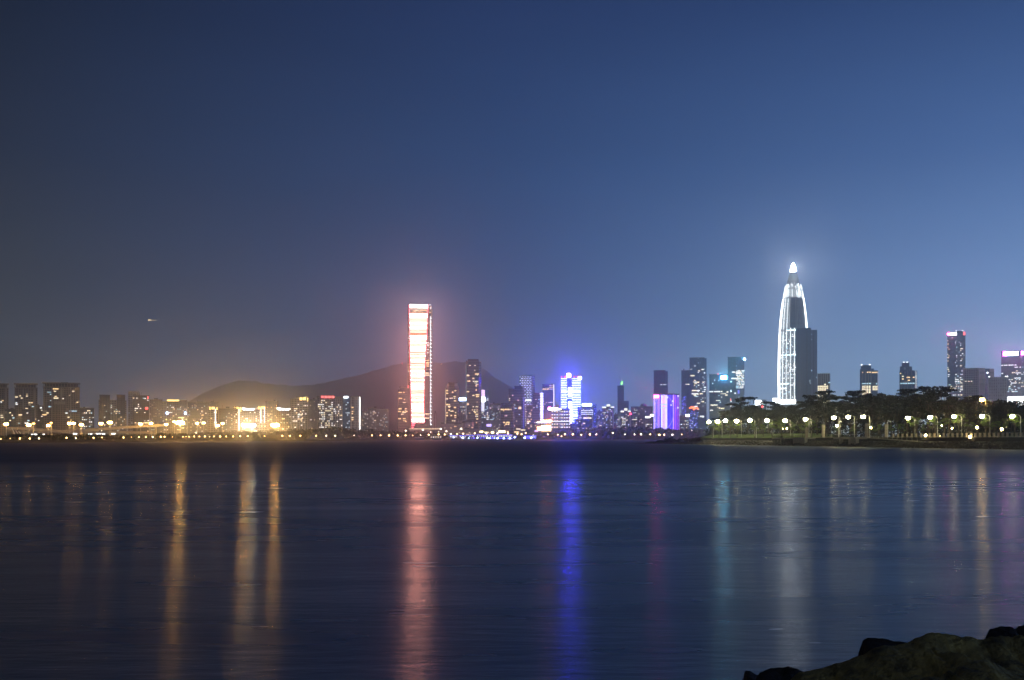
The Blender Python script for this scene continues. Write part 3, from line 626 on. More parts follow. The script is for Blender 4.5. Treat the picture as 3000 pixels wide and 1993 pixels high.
b.win(1549, 1235, 10, 4, 'w_warm'); b.win(1547, 1240, 6, 3, 'w_white')
for i in range(12): b.light('dot_light', 1539.2, 1540.8, 1190 + i * 5.1, 1191.5 + i * 5.1, 'w_white')
b = Bld(OF, 'dark tower with a ladder of violet-white light bars down its right edge', 'office tower', 2360, 1559, 1593)
b.box('wall', 1561, 1582, 1156, None, 'band'); b.box('penthouse', 1563, 1580, 1151, 1156, 'dark', 2, 18); b.box('wing', 1582.1, 1592, 1152, None, 'glassdark', 1, 20)
for i in range(22): b.light('light_bar', 1582.4 + (i % 2) * .6, 1591.6 + rnd.uniform(-.6, .6), 1152 + i * 4.75, 1154.6 + i * 4.75, emit('violet_white_bar', (.55, .5, 1), 5) if i == 0 else bpy.data.materials['violet_white_bar'], .2)
b.lit(1562, 1581, 1165, 1255, 18, ('w_cream', 'w_cool'), (2.5, 5), 3.9)
b = Bld(OF, 'slate tower with gold lights at its head and one long light strip', 'office tower', 2650, 1588, 1624)
b.box('wall', 1589, 1622, 1127, None, 'glassdark'); b.parapet(1589, 1622, 1127, 'roof'); b.light('light_strip', 1621.4, 1623.6, 1126, 1195, emit('cream_strip', (1, .9, .85), 2))
bb = MB()
for i in range(8):
    h = rnd.uniform(1, 7); bb.box(b.X(1589.6 + i * 2.3), b.X(1591.2 + i * 2.3), -.5, .2, b.Z(1143), b.Z(1142 - h))
for i in range(14): x = 1609 + (i % 5) * 2.6; yy = 1129 + (i // 5) * 5; bb.box(b.X(x), b.X(x + 1.5), -.5, .2, b.Z(yy + 2.4), b.Z(yy))
bb.build('head_lights', M['w_warm'], b.root); b.lit(1590, 1620, 1175, 1195, 10, ('w_cream',), (3, 5), 4)
b = Bld('shopping_hall', 'bright low hall with white canopy, red lamps and orange glow', 'shopping hall', 2250, 1572, 1690)
b.box('wall', 1605, 1640, 1203, None, 'office', 4, 30); b.box('wall', 1640.2, 1670, 1196, None, 'office', 6, 26); b.box('wall', 1576, 1604.8, 1238, None, 'office', 2, 24); b.box('wall', 1670.2, 1690, 1240, None, 'office', 4, 24)
b.poly('canopy', [(1604, 0), (1612, -4), (1636, -4), (1644, 2), (1640, 30), (1606, 30)], 1197, 1202, 'white'); b.light('canopy_light', 1606, 1634, 1195, 1201.5, emit('canopy_white', (1, .85, .95), 10), -5); b.light('canopy_light', 1634.2, 1644, 1198, 1201.5, 'e_white', -4.6); b.light('sign', 1607, 1613, 1193, 1196, 'e_magenta', -4)
b.light('sign', 1588, 1616, 1231, 1236, emit('red_orange_sign', (1, .16, .06), 70), 0); b.light('light_row', 1572, 1614, 1236.4, 1239, 'e_white', 0); b.light('light_row', 1614.5, 1668, 1234, 1236, 'w_white', 2)
b.light('shop_window', 1586, 1614, 1246, 1263, 'e_hot', 1); b.light('shop_window', 1574, 1585.6, 1250, 1262, 'e_orange', 1)
for i in range(6):
    for j in range(9): b.win(1618 + j * 7.2, 1206 + i * 9.2, 4.6, 3.0, rnd.choice(('w_cream', 'w_white')), 3.8 if j < 3 else 5.8) if 1 else 0
# --- blue tower
b = Bld('blue_tower', 'tower of bright blue-white light bars with a glowing square on top', 'skyscraper', 2380, 1640, 1705)
b.box('wall', 1644, 1660, 1108, 1197, 'glassdark', 0, 26); b.box('wall', 1660.1, 1677, 1106, None, 'glassdark', 3, 26); b.box('wall', 1677.1, 1693, 1108, 1250, 'glassdark', 0, 26); b.box('wing', 1693.1, 1702, 1112, 1215, 'glassdark', 3, 22)
bb = MB(); bb.prism([(b.X(1660), 2), (b.X(1683), 2), (b.X(1683), 26), (b.X(1660), 26)], 0, b.Z(1250)); bb.build('base', M['glassdark'], b.root)
for i in range(29):
    yy = 1109 + i * 5.03
    if yy < 1196: b.light('light_bar', 1643.4, 1660 + (0 if i % 2 else 1.5), yy, yy + 2.0, 'e_bluebar', -.9)
    r1 = 1702 if yy < 1190 else 1693 if yy < 1228 else 1684
    b.light('light_bar', 1676.5 - (0 if i % 2 else 1.5), r1 - rnd.uniform(0, 1), yy, yy + 2.0, 'e_bluebar', -.9)
for x0, x1, y0, y1 in ((1664.5, 1675, 1136, 1162), (1665, 1675.5, 1176.5, 1198), (1667, 1676, 1199, 1215), (1664, 1675, 1217, 1240)): b.light('light_panel', x0, x1, y0, y1, emit('blue_white_panel', (.16, .16, 1), 34) if y0 == 1136 else bpy.data.materials['blue_white_panel'], -1.6, 2)
for y0, x0, x1 in ((1146, 1644, 1701), (1166, 1660, 1678), (1156, 1660, 1678), (1248, 1658, 1683), (1217, 1663, 1692)): b.light('light_bar', x0, x1, y0, y0 + 1.8, 'e_bluebar', -2.2, .6)
b.light('crown_light', 1660.5, 1672.5, 1094, 1106, emit('blue_crown', (.05, .03, 1), 300), -1, 8); b.light('crown_light', 1693.5, 1704, 1104, 1112, 'e_bluesign', -1, 4)
for x in (1645, 1654, 1658.5, 1682.5, 1691.5, 1700.5):
    bb = MB(); bb.tube([(b.X(x), 4, b.Z(1108)), (b.X(x), 4, b.Z(1104.5))], .3, 5); bb.ball((b.X(x), 4, b.Z(1103)), 1.25, 8, 5); bb.build('beacon', M['e_red'], b.root)
b = Bld(OB, 'mid-rise office with bright blue-white roof sign, right of the blue tower', 'office block', 2330, 1690, 1750)
b.box('wall', 1703, 1736, 1191, None, 'office', 2, 24); b.light('roof_sign', 1705, 1733.5, 1182.5, 1190, 'e_bluesign', 1.2); b.box('column_tower', 1737.5, 1747.5, 1185, None, 'glassdark', 0, 14)
bb = MB()
for i in range(70): x = rnd.uniform(1738, 1746.5); yy = rnd.uniform(1186, 1254); bb.box(b.X(x), b.X(x + 1), -.5, .2, b.Z(yy + 1.6), b.Z(yy))
bb.build('led_dots', emit('blue_dots', (.12, .14, 1), 1.6), b.root)
for yy in (1203, 1208.6, 1214): 
    for j in range(11): b.win(1704 + j * 3.2, yy, 2.2, 2.3, 'w_white', 1.8)
b.light('light_row', 1697, 1704, 1223.5, 1225, 'w_white', 1); b.light('light_row', 1709, 1733, 1223, 1227, 'w_cream', 1); b.light('sign', 1712, 1720, 1227, 1230, 'e_blue', .8)
b.box('podium', 1686, 1732, 1228, None, 'dark', -6, 8); b.lit(1687, 1731, 1232, 1258, 16, ('w_cream', 'w_white'), (2, 5), 4, 2.2, -6.2); b.lit(1704, 1735, 1195, 1202, 8, ('w_white',), (2, 3), 4, 2, 1.8)
# --- residential cluster with lit crowns
def litcrown(label, x0, x1, yt, D, n):
    b = Bld(AP, label, 'apartment tower', D, x0, x1); w = x1 - x0
    b.box('wall', x0 + w * .35, x1 - w * .3, yt + 6, None, 'flatpale', 0); b.box('wing', x0, x0 + w * .345, yt + 11, None, 'flatpale', 2); b.box('wing', x1 - w * .295, x1, yt + 10, None, 'flatpale', 2)
    b.box('roof', x0 + w * .36, x1 - w * .32, yt - 1, yt, 'concrete', 1, 12)
    b.light('crown_light', x0 + w * .37, x1 - w * .33, yt, yt + 6, emit('cream_crown_light', (.9, .95, .8), 1.8) if 'cream_crown_light' not in bpy.data.materials else bpy.data.materials['cream_crown_light'], .5, 8)
    for a, c in ((x0, x0 + w * .33), (x1 - w * .28, x1)): b.light('crown_light', a, c, yt + 6.5, yt + 11, bpy.data.materials['cream_crown_light'], 2.2, 6)
    b.box('pilaster', x1 - w * .12, x1 - w * .02, yt + 12, None, 'white', 1.2, .7)
    b.lit(x0 + 1, x1 - w * .15, yt + 13, 1255, n, ('w_cream', 'w_white', 'w_cool'), (1.8, 3.6), 3.3, 2, -.15); return b
litcrown('pale apartment tower with three lit crown blocks, nearer the blue tower', 1764, 1799, 1185, 2200, 46)
litcrown('pale apartment tower with lit crown beside a red rooftop lamp', 1818, 1848, 1197, 2220, 40).light('beacon', 1845, 1850, 1210, 1215, emit('red_pink_lamp', (1, .08, .15), 5), -2, 3)
block(AP, 'speckled dim flats left of the three-crowned pale tower', 1747, 1765, 1206, 2500, 'dim', 34, 'apartment block', w=(1.8, 3))
block(AP, 'speckled dim flats between the two crowned pale towers', 1799, 1818, 1215, 2450, 'dim', 30, 'apartment block', w=(1.8, 3))
b = Bld('unfinished_tower', 'faint hazy tower core with a green-lit crane on top', 'tower', 3300, 1806, 1843)
b.box('wall', 1809, 1828, 1130, None, 'roof'); b.box('wall', 1828.1, 1842, 1175, None, 'roof', 1)
bb = MB(); bb.tube([(b.X(1818), 5, b.Z(1130)), (b.X(1819), 5, b.Z(1117))], 1, 5); bb.tube([(b.X(1822), 5, b.Z(1122)), (b.X(1813), 5, b.Z(1100))], .8, 5); bb.build('crane', M['metal'], b.root)
bb = MB(); bb.ball((b.X(1822.5), 1, b.Z(1120)), 2.2, 8, 5); bb.build('crane_light', M['e_green'], b.root); bb = MB(); bb.ball((b.X(1821.3), 1, b.Z(1124.3)), 2.8, 8, 5); bb.build('crane_light', M['e_green'], b.root); bb = MB(); bb.ball((b.X(1819.5), 1, b.Z(1114)), 1.3, 8, 5); bb.build('crane_light', M['w_white'], b.root)
b = block(AP, 'hazy flats with a dark domed roof left of the blue oval building', 1848, 1912, 1192, 2700, 'dim', 34, 'apartment block', w=(1.8, 3.4)); bb = MB(); bb.lathe([(9, b.Z(1192)), (9, b.Z(1188)), (6.5, b.Z(1184)), (.4, b.Z(1182))], 16, (b.X(1885), 11)); bb.build('dome', M['roof'], b.root, True)
b = block(AP, 'pale slab with louvred face beside the blue oval building', 1889, 1908, 1197, 2400, 'grid', 8, 'apartment block', w=(2, 4))
block(AP, 'low pale flats in front of the crowned tower with red lamp', 1851, 1884, 1219, 2150, 'flatpale', 24, 'apartment block', w=(1.8, 3.4))
b = block('low_hall', 'low pale hall with bright white roof edge left of blue oval building', 1891, 1915, 1224, 2120, 'flatpale', 12, 'hall', w=(1.8, 3)); b.light('roof_light', 1891, 1905, 1220.5, 1224.5, 'e_white'); b.light('roof_light', 1905.2, 1915, 1214.5, 1220, 'e_white', 1)
# --- blue oval building
b = Bld('blue_media_building', 'blue drum building striped with violet and white light and ringed by an oval', 'building', 2080, 1914, 1991)
PF = [(1914.5, 5), (1924, 1.5), (1936, 0), (1950, 0), (1963, 1.5), (1974, 5), (1990, 12), (1988, 34), (1916, 34)]
b.poly('wall', PF, 1155, None, 'glassdark')
bb = MB(); mm = [M['e_bluefacade'], M['e_violet'], M['e_lilac'], emit('pale_blue_led', (.65, .8, 1), 2.4), M['glassdark']]
def front(px): return interp(PF[:7], px)
x = 1915.0
while x < 1989.5:
    w = rnd.uniform(.7, 1.7)
    if 1935 < x < 1954: c = rnd.choice((2, 3, 3, 2, 2, 0, 1))
    elif x > 1974: c = rnd.choice((0, 4, 0, 4, 1))
    else: c = rnd.choice((0, 0, 1, 2, 4, 0))
    xe = min(1990, x + w); bb.cur = c
    bb.quad((b.X(x), front(x) - .5, 0), (b.X(xe), front(xe) - .5, 0), (b.X(xe), front(xe) - .5, b.Z(1157)), (b.X(x), front(x) - .5, b.Z(1157))); x = xe
bb.build('led_facade', mm, b.root)
b.poly('roof', [(p[0] + (.6 if i > 5 else -.3 if i < 2 else 0), p[1] - 1) for i, p in enumerate(PF[:7])] + [(1989, 35), (1915, 35)], 1153.6, 1156.4, 'roof')
bb = MB()
pts = [(b.X(1944.5 + 29 * math.cos(t)), front(1944.5 + 29 * math.cos(t)) - 1.2, b.Z(1207 + 50 * math.sin(t))) for t in [math.pi * 2 * i / 48 for i in range(49)]]
bb.tube(pts, .5, 5); bb.build('oval_ring', emit('ring_light', (.5, .5, 1), 1.1), b.root)
b.light('roof_sign', 1916, 1937.5, 1157.5, 1166, 'e_magenta', .2, 2.5)
for yy in (1184.5, 1193.5): b.light('light_row', 1935, 1954, yy, yy + 2.4, 'w_cool', -1.4)
for x, y in ((1955.5, 1164.6), (1971, 1175.5), (1986.5, 1160), (1986, 1194.6), (1966, 1187)): b.win(x, y, 3.2, 4.4, 'w_white', front(x) - 1.2)
# --- east side towers
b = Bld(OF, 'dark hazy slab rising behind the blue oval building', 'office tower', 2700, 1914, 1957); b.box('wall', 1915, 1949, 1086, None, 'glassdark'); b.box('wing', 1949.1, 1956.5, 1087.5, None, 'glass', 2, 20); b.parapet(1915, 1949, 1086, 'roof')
for x, w in ((1937, 4.5), (1943, 2), (1947, 2), (1950.5, 2)): b.win(x, 1127.3, w, 2.2, 'w_white')
b = Bld(OF, 'hazy blue slab against the left side of the tall window-lit tower', 'office tower', 2600, 1995, 2020); b.box('wall', 1996, 2021, 1085, None, 'glassdark', 2); b.win(2012, 1126, 8, 2, 'w_cream', 1.8); b.win(2018, 1126, 5, 3, 'w_cream', 1.8)
b.roofkit(1996, 2020, 1085, 1)
bb = MB()
for i in range(120): x = rnd.uniform(1996.5, 2004 + 6 * math.exp(-((1165 - 1150) / 50) ** 2)); yy = rnd.uniform(1161, 1214); bb.box(b.X(x), b.X(x + .9), 1.4, 2.2, b.Z(yy + 1.6), b.Z(yy))
bb.build('led_dots', bpy.data.materials['blue_dots'], b.root)
b = Bld(OF, 'tall glass tower with many lit rooms left of the cyan-signed block', 'office tower', 2480, 2019, 2071)
b.box('wall', 2020, 2050, 1049, None, 'glass'); b.box('wing', 2050.1, 2070, 1050, None, 'glass', 1.5, 22); b.parapet(2020, 2050, 1049, 'roof'); b.box('penthouse', 2024, 2064, 1047.3, 1050, 'roof', 5, 12)
for x, y, w in ((2029, 1101, 12), (2034, 1144.5, 14), (2046, 1144.5, 8), (2036, 1154, 20), (2054, 1154, 10), (2038, 1120, 7), (2045, 1120, 7), (2060, 1120, 4), (2036, 1158, 8), (2064, 1093, 4), (2065, 1135, 6), (2065, 1142, 5), (2058, 1083, 6), (2048, 1087, 5), (2039, 1191, 9), (2046, 1182, 9), (2040, 1220, 12), (2056, 1220, 14), (2059, 1177, 7)): b.win(x, y, w, 3.2, 'w_white' if rnd.random() < .5 else 'w_cream', -.2 if x < 2050 else 1.3)
b.lit(2022, 2049, 1060, 1230, 44, ('w_white', 'w_cream', 'w_cool'), (2.5, 6), 4, 2.2); b.lit(2052, 2069, 1060, 1230, 26, ('w_white', 'w_cool'), (2.5, 5), 4, 2.2, 1.3)
b = Bld(OB, 'low block patterned with blue dots under a red-orange sign', 'office block', 2180, 2018, 2046); b.box('wall', 2019, 2045, 1203, None, 'glassdark')
bb = MB()
for i in range(130): x = rnd.uniform(2019.5, 2044); yy = rnd.uniform(1204, 1255); bb.box(b.X(x), b.X(x + 1), -.5, .2, b.Z(yy + 1.6), b.Z(yy))
bb.build('led_dots', bpy.data.materials['blue_dots'], b.root)
for i, (x, y, r) in enumerate(((2021, 1196, 2), (2026, 1194, 2.6), (2031, 1194, 3), (2037, 1196, 2.4), (2043, 1197, 2.2), (2033, 1199.5, 2.4))):
    bb = MB(); bb.ball((b.X(x), -.5, b.Z(y)), r * b.k * 1.15, 8, 5); bb.build('roof_letter', emit('red_orange_letter', (1, .16, .05), 4.5) if i == 0 else bpy.data.materials['red_orange_letter'], b.root)
b.lit(2020, 2044, 1207, 1255, 26, ('w_white', 'w_cool'), (2, 3), 4, 2)
b = block(AP, 'small pale flats with white roof light right of the blue oval building', 1991, 2018, 1219, 2100, 'flatpale', 26, 'apartment block', w=(1.8, 3.2)); b.light('roof_light', 2009, 2020, 1214, 1221, 'e_white'); b.light('roof_light', 1988.5, 1991, 1215, 1219, 'w_white', 1)
b = Bld(OB, 'dark block with glowing cyan roof sign', 'office block', 2380, 2077, 2140); b.box('wall', 2078, 2140, 1098, None, 'glassdark'); b.parapet(2078, 2140, 1098, 'roof'); b.box('penthouse', 2095, 2118, 1096, 1098, 'roof', 5, 12)
bb = MB(); bb.ball((b.X(2104), 2, b.Z(1095.5)), 1.6, 8, 5); bb.build('beacon', M['e_red'], b.root); b.light('roof_sign', 2111.5, 2129, 1102.5, 1111, 'e_cyan', -1.2, 1.5)
for x, y, w in ((2084, 1147.5, 11), (2101, 1147.5, 17), (2114, 1147.5, 5), (2131, 1149, 6), (2092, 1187, 20), (2094, 1114, 1.6), (2106, 1115, 1.6), (2088, 1124, 2), (2085, 1202, 8), (2108, 1196, 5), (2117, 1197, 10), (2128, 1158, 7)): b.win(x, y, w, 3.2, rnd.choice(('w_white', 'w_cream')))
b.lit(2080, 2138, 1150, 1235, 26, ('w_white', 'w_cool', 'w_cream'), (2, 4.5), 4, 2)
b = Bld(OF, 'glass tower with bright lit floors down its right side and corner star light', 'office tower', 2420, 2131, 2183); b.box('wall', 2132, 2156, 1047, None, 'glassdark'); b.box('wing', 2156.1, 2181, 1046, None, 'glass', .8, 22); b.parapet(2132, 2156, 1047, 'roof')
bb = MB(); bb.ball((b.X(2181.5), -1, b.Z(1053)), 2.6, 8, 5); bb.build('beacon', emit('cool_beacon', (.45, .8, 1), 50), b.root)
for x, y, w in ((2149, 1090.5, 10), (2162, 1090.5, 14), (2153, 1109, 20), (2140, 1118.5, 7), (2140, 1144, 6), (2140, 1147.5, 6), (2154, 1152.5, 5), (2140, 1176, 6), (2140, 1190, 5), (2177, 1087, 4), (2177, 1107, 4), (2163, 1094, 15)): b.win(x, y, w, 3.8, 'w_white', -.2 if x < 2156 else .6)
for i in range(110): b.win(rnd.uniform(2158, 2180), 1086 + 4.6 * int(rnd.random() * 12), rnd.uniform(2, 6), 2.6, rnd.choice(('w_white', 'w_cool', 'w_cream')), .6)
b.light('sign', 2138, 2142, 1168, 1174, 'e_redsign', -.5); b.light('led_panel', 2161, 2167, 1143, 1154, emit('violet_panel', (.2, .15, 1), .9), .3)
# --- bullet tower
b = Bld('bullet_tower', 'tallest bullet-shaped tower with white ribs and a glowing tip', 'skyscraper', 2150, 2281, 2367)
k = b.k; PR = [(42, 1290), (42.3, 1180), (43, 1100), (42.5, 1050), (41, 1000), (39.2, 960), (36, 920), (31, 880), (27.5, 856), (23.5, 836), (18, 822), (12.5, 800), (8.6, 789)]
prof = [(r * k, b.Z(y) if y < 1289 else 0) for r, y in PR]; RY = [(b.Z(y), r * k) for r, y in PR[1:]]
def bt(z): return interp(RY, z)
CXb = b.X(2324); CYb = 44 * k
bb = MB(); bb.lathe([(bt(z), z) for z in [0] + [b.Z(1180 - 3 * i) for i in range(0, 131)]], 56, (CXb, CYb)); bb.build('tower_shell', facade('bullet_glass', (.07, .12, .18), (.05, .10, .16), 400, 4.6, .7, .2, dim=0), b.root, False)
def rib(th, y0, y1, mat, r=.55, part='rib_light', off=.9):
    z0, z1 = b.Z(y1), b.Z(y0); n = max(3, int((z1 - z0) / 9)); pts = []
    for i in range(n + 1):
        z = z0 + (z1 - z0) * i / n; R = bt(z) + off; pts.append((CXb + R * math.sin(th), CYb - R * math.cos(th), z))
    bb = MB(); bb.tube(pts, r, 5); return bb.build(part, M[mat], b.root)
M['e_ribsoft'] = emit('rib_light_soft', (.9, .96, 1), 1.0); M['e_ribdim'] = emit('rib_dim', (.9, .96, 1), .8)
for i in range(20):
    th = math.radians(-92 + i * 5.4); top = 872 if i < 15 else 960; sx = i / 19
    if th < math.radians(12): rib(th, top, 1172, 'e_bamboo' if i < 7 or i % 3 == 0 else 'e_ribsoft', .42 if i < 4 else .33)
for i in range(36):                                                  # the other ribs run unlit round the back and the dark face
    th = math.radians(12 + i * 7.0)
    if th < math.radians(262): rib(th, 872, 1172, 'metal' if not 0 else '', .3, 'rib', .4)
for th in (66, 72, 78, 84): rib(math.radians(th), 868, 962, 'e_bamboo', .7)
for i in range(26):                                                  # diagonal lattice under the cap
    t0 = math.radians(-84 + i * 6.6)
    for sg in (-1, 1):
        pts = []
        for j in range(5):
            z = b.Z(870) + (b.Z(823) - b.Z(870)) * j / 4 * rnd.uniform(.72, 1); th = t0 + sg * math.radians(5) * j / 4; R = bt(z) + .9; pts.append((CXb + R * math.sin(th), CYb - R * math.cos(th), z))
        pts.sort(key=lambda p: p[2]); bb = MB(); bb.tube(pts, .36 if sg > 0 else .28, 5); bb.build('lattice_rib', M[rnd.choice(('e_bamboo', 'e_ribsoft', 'e_ribdim', 'e_ribdim'))], b.root)
def ring(y0, y1, t0, t1, mat, part='light_ring', off=.7):
    bb = MB(); n = 16
    for i in range(n):
        a, c = math.radians(t0 + (t1 - t0) * i / n), math.radians(t0 + (t1 - t0) * (i + 1) / n)
        P4 = [(CXb + (bt(b.Z(y)) + off) * math.sin(t), CYb - (bt(b.Z(y)) + off) * math.cos(t), b.Z(y)) for t, y in ((a, y1), (c, y1), (c, y0), (a, y0))]
        bb.quad(*P4)
    return bb.build(part, M[mat], b.root)
M['e_coolband'] = emit('cool_band', (.7, .95, 1), 2.6)
ring(965, 969, -30, 35, 'e_coolband'); ring(1038, 1041, -62, 12, 'e_coolband'); ring(1122, 1126, -70, -15, 'e_coolband'); ring(1136, 1139, -80, -28, 'e_bamboo'); ring(1170, 1184, -90, 14, 'e_bamboo', 'lobby_light', 1.2)
for i in range(120):
    th = math.radians(rnd.uniform(-72, 8)); y = 975 + 5.1 * int(rnd.random() * 38); z = b.Z(y); R = bt(z) + .25
    b.pool.append((CXb + R * math.sin(th), CYb - R * math.cos(th), z, rnd.uniform(2, 5) * math.cos(th) + .4, 2.0, rnd.choice(('w_cool', 'w_white', 'w_white'))))
bb = MB(); bb.lathe([(8.2 * k, b.Z(789)), (8.4 * k, b.Z(786)), (7 * k, b.Z(781)), (5.6 * k, b.Z(774)), (3.2 * k, b.Z(768)), (.7 * k, b.Z(764))], 20, (CXb, CYb)); bb.build('spire', M['e_spire'], b.root, True)
bb = MB(); bb.tube([(CXb, CYb, b.Z(764)), (CXb, CYb, b.Z(757))], .35, 5); bb.build('mast', M['metal'], b.root)
b = Bld(OF, 'plain dark slab standing against right side of the bullet tower', 'office tower', 2020, 2330, 2395); b.box('wall', 2331.5, 2376, 962, None, facade('fluted_dark_glass', (.055, .135, .235), (.035, .10, .19), 3.2, 500, .6, .2, dim=0), 0, 24); b.box('wing', 2376.1, 2394, 967, None, facade('fluted_slate', (.10, .165, .30), (.065, .12, .235), 3.2, 500, .6, .25, dim=0), 3, 22); b.box('penthouse', 2340, 2374, 960.2, 962, 'roof', 4, 14)
for y, x in ((1115, 2373), (1119, 2373), (1123, 2374), (980, 2378), (995, 2378), (1085, 2378), (1087, 2378), (1106, 2392)): b.win(x, y, 2, 2, 'w_cool', -.2 if x < 2376 else 2.8)
b = Bld(OB, 'finned office block with lit lower floors right of the plain dark slab', 'office block', 1900, 2394, 2433); b.box('wall', 2395, 2432, 1095, None, 'stripe'); b.box('roof', 2394.6, 2432.4, 1093.6, 1095.4, 'white', -.4, 22)
for r in range(13):
    for c in range(6):
        if (r < 2 and rnd.random() > .3) or rnd.random() < .25: continue
        b.win(2398.5 + c * 6.2, 1121.5 + r * 5.3, 5.0, 3.4, 'w_cool' if r < 1 else 'w_cream')
def stepped(label, x0, x1, steps, D, blocks, rows):
    b = Bld(OF, label, 'office tower', D, x0, x1)
    for i, (a, c, y0, y1) in enumerate(steps): b.box('setback', a, c, y0, y1, 'glass', 1.5 + i * 1.3, 16)
    for i, (a, c, yt) in enumerate(blocks): b.box('wall', a, c, yt, None, 'glass', .3 * i, 22)
    for a, c, y, n, m in rows:
        for j in range(n): b.win(a + (c - a) * (j + .5) / n, y, (c - a) / n * .78, 3.2, m, -.15)
    return b
b = stepped('stepped glass tower with twin roof lamps, left of the two behind the park', 2517, 2576, [(2522, 2552, 1069.5, 1081), (2552.2, 2560, 1080, 1085), (2560.2, 2573, 1085.5, 1090)], 1900, [(2519, 2551, 1081), (2551.2, 2571, 1086)],
    [(2525, 2529, 1091, 1, 'w_warm'), (2539, 2552, 1091, 2, 'w_warm'), (2554, 2571, 1092, 4, 'w_warm'), (2524, 2552, 1124, 4, 'w_cool'), (2566, 2570, 1125, 1, 'w_cool')] + [(2525, 2551, 1132 + i * 4.6, 4, 'w_cream') for i in range(6)] + [(2556, 2571, 1133 + i * 4.6, 3, 'w_cream') for i in range(3)])
for c in (2525.5, 2536, 2544, 2552): b.box('pilaster', c - .6, c + .6, 1088, None, 'metal', -.7, .65)
b.light('corner_strip', 2572, 2573, 1086, 1150, emit('pink_strip', (1, .75, .8), .5), .2)
for x in (2524, 2548): bb = MB(); bb.ball((b.X(x), 2, b.Z(1068.5)), 1.1, 8, 5); bb.build('beacon', M['e_white'], b.root)
b = stepped('stepped glass tower with white corner strip, right of the two behind the park', 2633, 2690, [(2642, 2664, 1062, 1073), (2664.2, 2672, 1074, 1086), (2636, 2664, 1073, 1086)], 1880, [(2635, 2680, 1086), (2680.2, 2687, 1086.8)],
    [(2636, 2640, 1094, 1, 'w_warm'), (2641, 2648, 1102.5, 1, 'w_cream'), (2641, 2648, 1110.5, 1, 'w_warm'), (2655, 2667, 1106, 1, 'w_warm'), (2674, 2680, 1106, 1, 'w_warm'), (2658, 2667, 1114.5, 1, 'w_warm'), (2637, 2680, 1123.5, 6, 'w_cool')])
for c in (2642, 2651.5, 2659.5, 2671.5): b.box('pilaster', c - .5, c + .5, 1087, None, 'metal', -.7, .65)
b.light('corner_strip', 2682.6, 2684.6, 1088, 1160, 'e_ribsoft', -.4)
for x in (2648, 2658): bb = MB(); bb.ball((b.X(x), 4, b.Z(1061.3)), 1.1, 8, 5); bb.build('beacon', M['e_white'], b.root)
b = Bld(OF, 'slender tall tower with red and white roof sign at far right', 'office tower', 2450, 2773, 2829); b.box('wall', 2775, 2822, 974, None, 'glass', 0, 26); b.box('wing', 2822.1, 2828.5, 976, None, 'glass', 2, 24); b.box('penthouse', 2798, 2822, 970, 974, 'glassdark', 2, 18)
b.light('roof_sign', 2776, 2785, 975, 982, 'e_magenta', -1); b.light('roof_sign', 2785.2, 2802.5, 974.5, 982.5, 'e_white', -1); b.light('roof_sign', 2822.5, 2827.5, 973.5, 983, 'e_redsign', 1)
for x in (2801, 2820): bb = MB(); bb.ball((b.X(x), 2, b.Z(969.5)), 1, 8, 5); bb.build('beacon', M['e_white'], b.root)
b.lit(2775, 2783, 993, 1090, 30, ('w_cream', 'w_warm'), (2.4, 5), 4.2, 2.4); b.lit(2813, 2822, 1000, 1150, 50, ('w_white', 'w_cream', 'w_cool'), (2.4, 5), 4.2, 2.4); b.lit(2798, 2806, 998, 1160, 30, ('w_white', 'w_cool'), (1.2, 3), 4.2, 2.4); b.lit(2776, 2822, 1092, 1175, 60, ('w_white', 'w_cream', 'w_cool'), (2.5, 7), 4.2, 2.4)
b = Bld(OB, 'pale gridded office block with pinkish blank side wall', 'office block', 1950, 2819, 2915); b.box('wall', 2821, 2867, 1078, None, 'grid'); b.poly('side_wall', [(2867.1, 0), (2886, 4), (2886, 26), (2867.1, 26)], 1078.6, None, 'pink'); b.poly('glass_recess', [(2886.1, 7), (2899, 9), (2899, 26), (2886.1, 26)], 1080, None, 'glassdark'); b.poly('side_wall', [(2899.1, 6), (2912.5, 9), (2912.5, 28), (2899.1, 26)], 1081, None, 'pink')
b.box('frame', 2867, 2869, 1077.6, None, 'white', -.5, 1.2); b.box('frame', 2820.4, 2822, 1077.6, None, 'white', -.5, 1.2); b.box('frame', 2822.1, 2866.9, 1077.6, 1079, 'white', -.5, 1.2)
b.lit(2823, 2865, 1112, 1120, 7, ('w_cream',), (2, 4), 4.4); b.lit(2838, 2858, 1155, 1164, 12, ('w_cream',), (2, 4), 4.4, run=.5); bb = MB(); bb.ball((b.X(2893), 4, b.Z(1093)), 1.3, 8, 5); bb.build('beacon', M['e_white'], b.root)
b = Bld(OB, 'low grey office with rows of small windows beside pale gridded block', 'office block', 1850, 2894, 2953); b.box('wall', 2896, 2951, 1106, None, facade('small_window_wall', (.26, .28, .31), (.07, .09, .11), 3.7, 5.6, 2.0, dim=.4, dimcol=(.8, .92, 1), dimstr=.16), 0, 20); b.box('roof', 2895, 2952, 1104.4, 1106.3, 'metal', -.5, 21)
for x in (2898, 2946, 2951): bb = MB(); bb.ball((b.X(x), 2, b.Z(1103.8)), 1.1, 8, 5); bb.build('beacon', M['e_white'], b.root)
b = Bld(OF, 'dark glass tower with glowing pink and white sign cut by right edge', 'office tower', 2300, 2931, 3030); b.box('wall', 2932.5, 2991, 1029, None, 'glassdark', 0, 26); b.box('wing', 2991.2, 3030, 1026, None, 'glass', 2.5, 26); b.parapet(2932.5, 2991, 1029, 'roof')
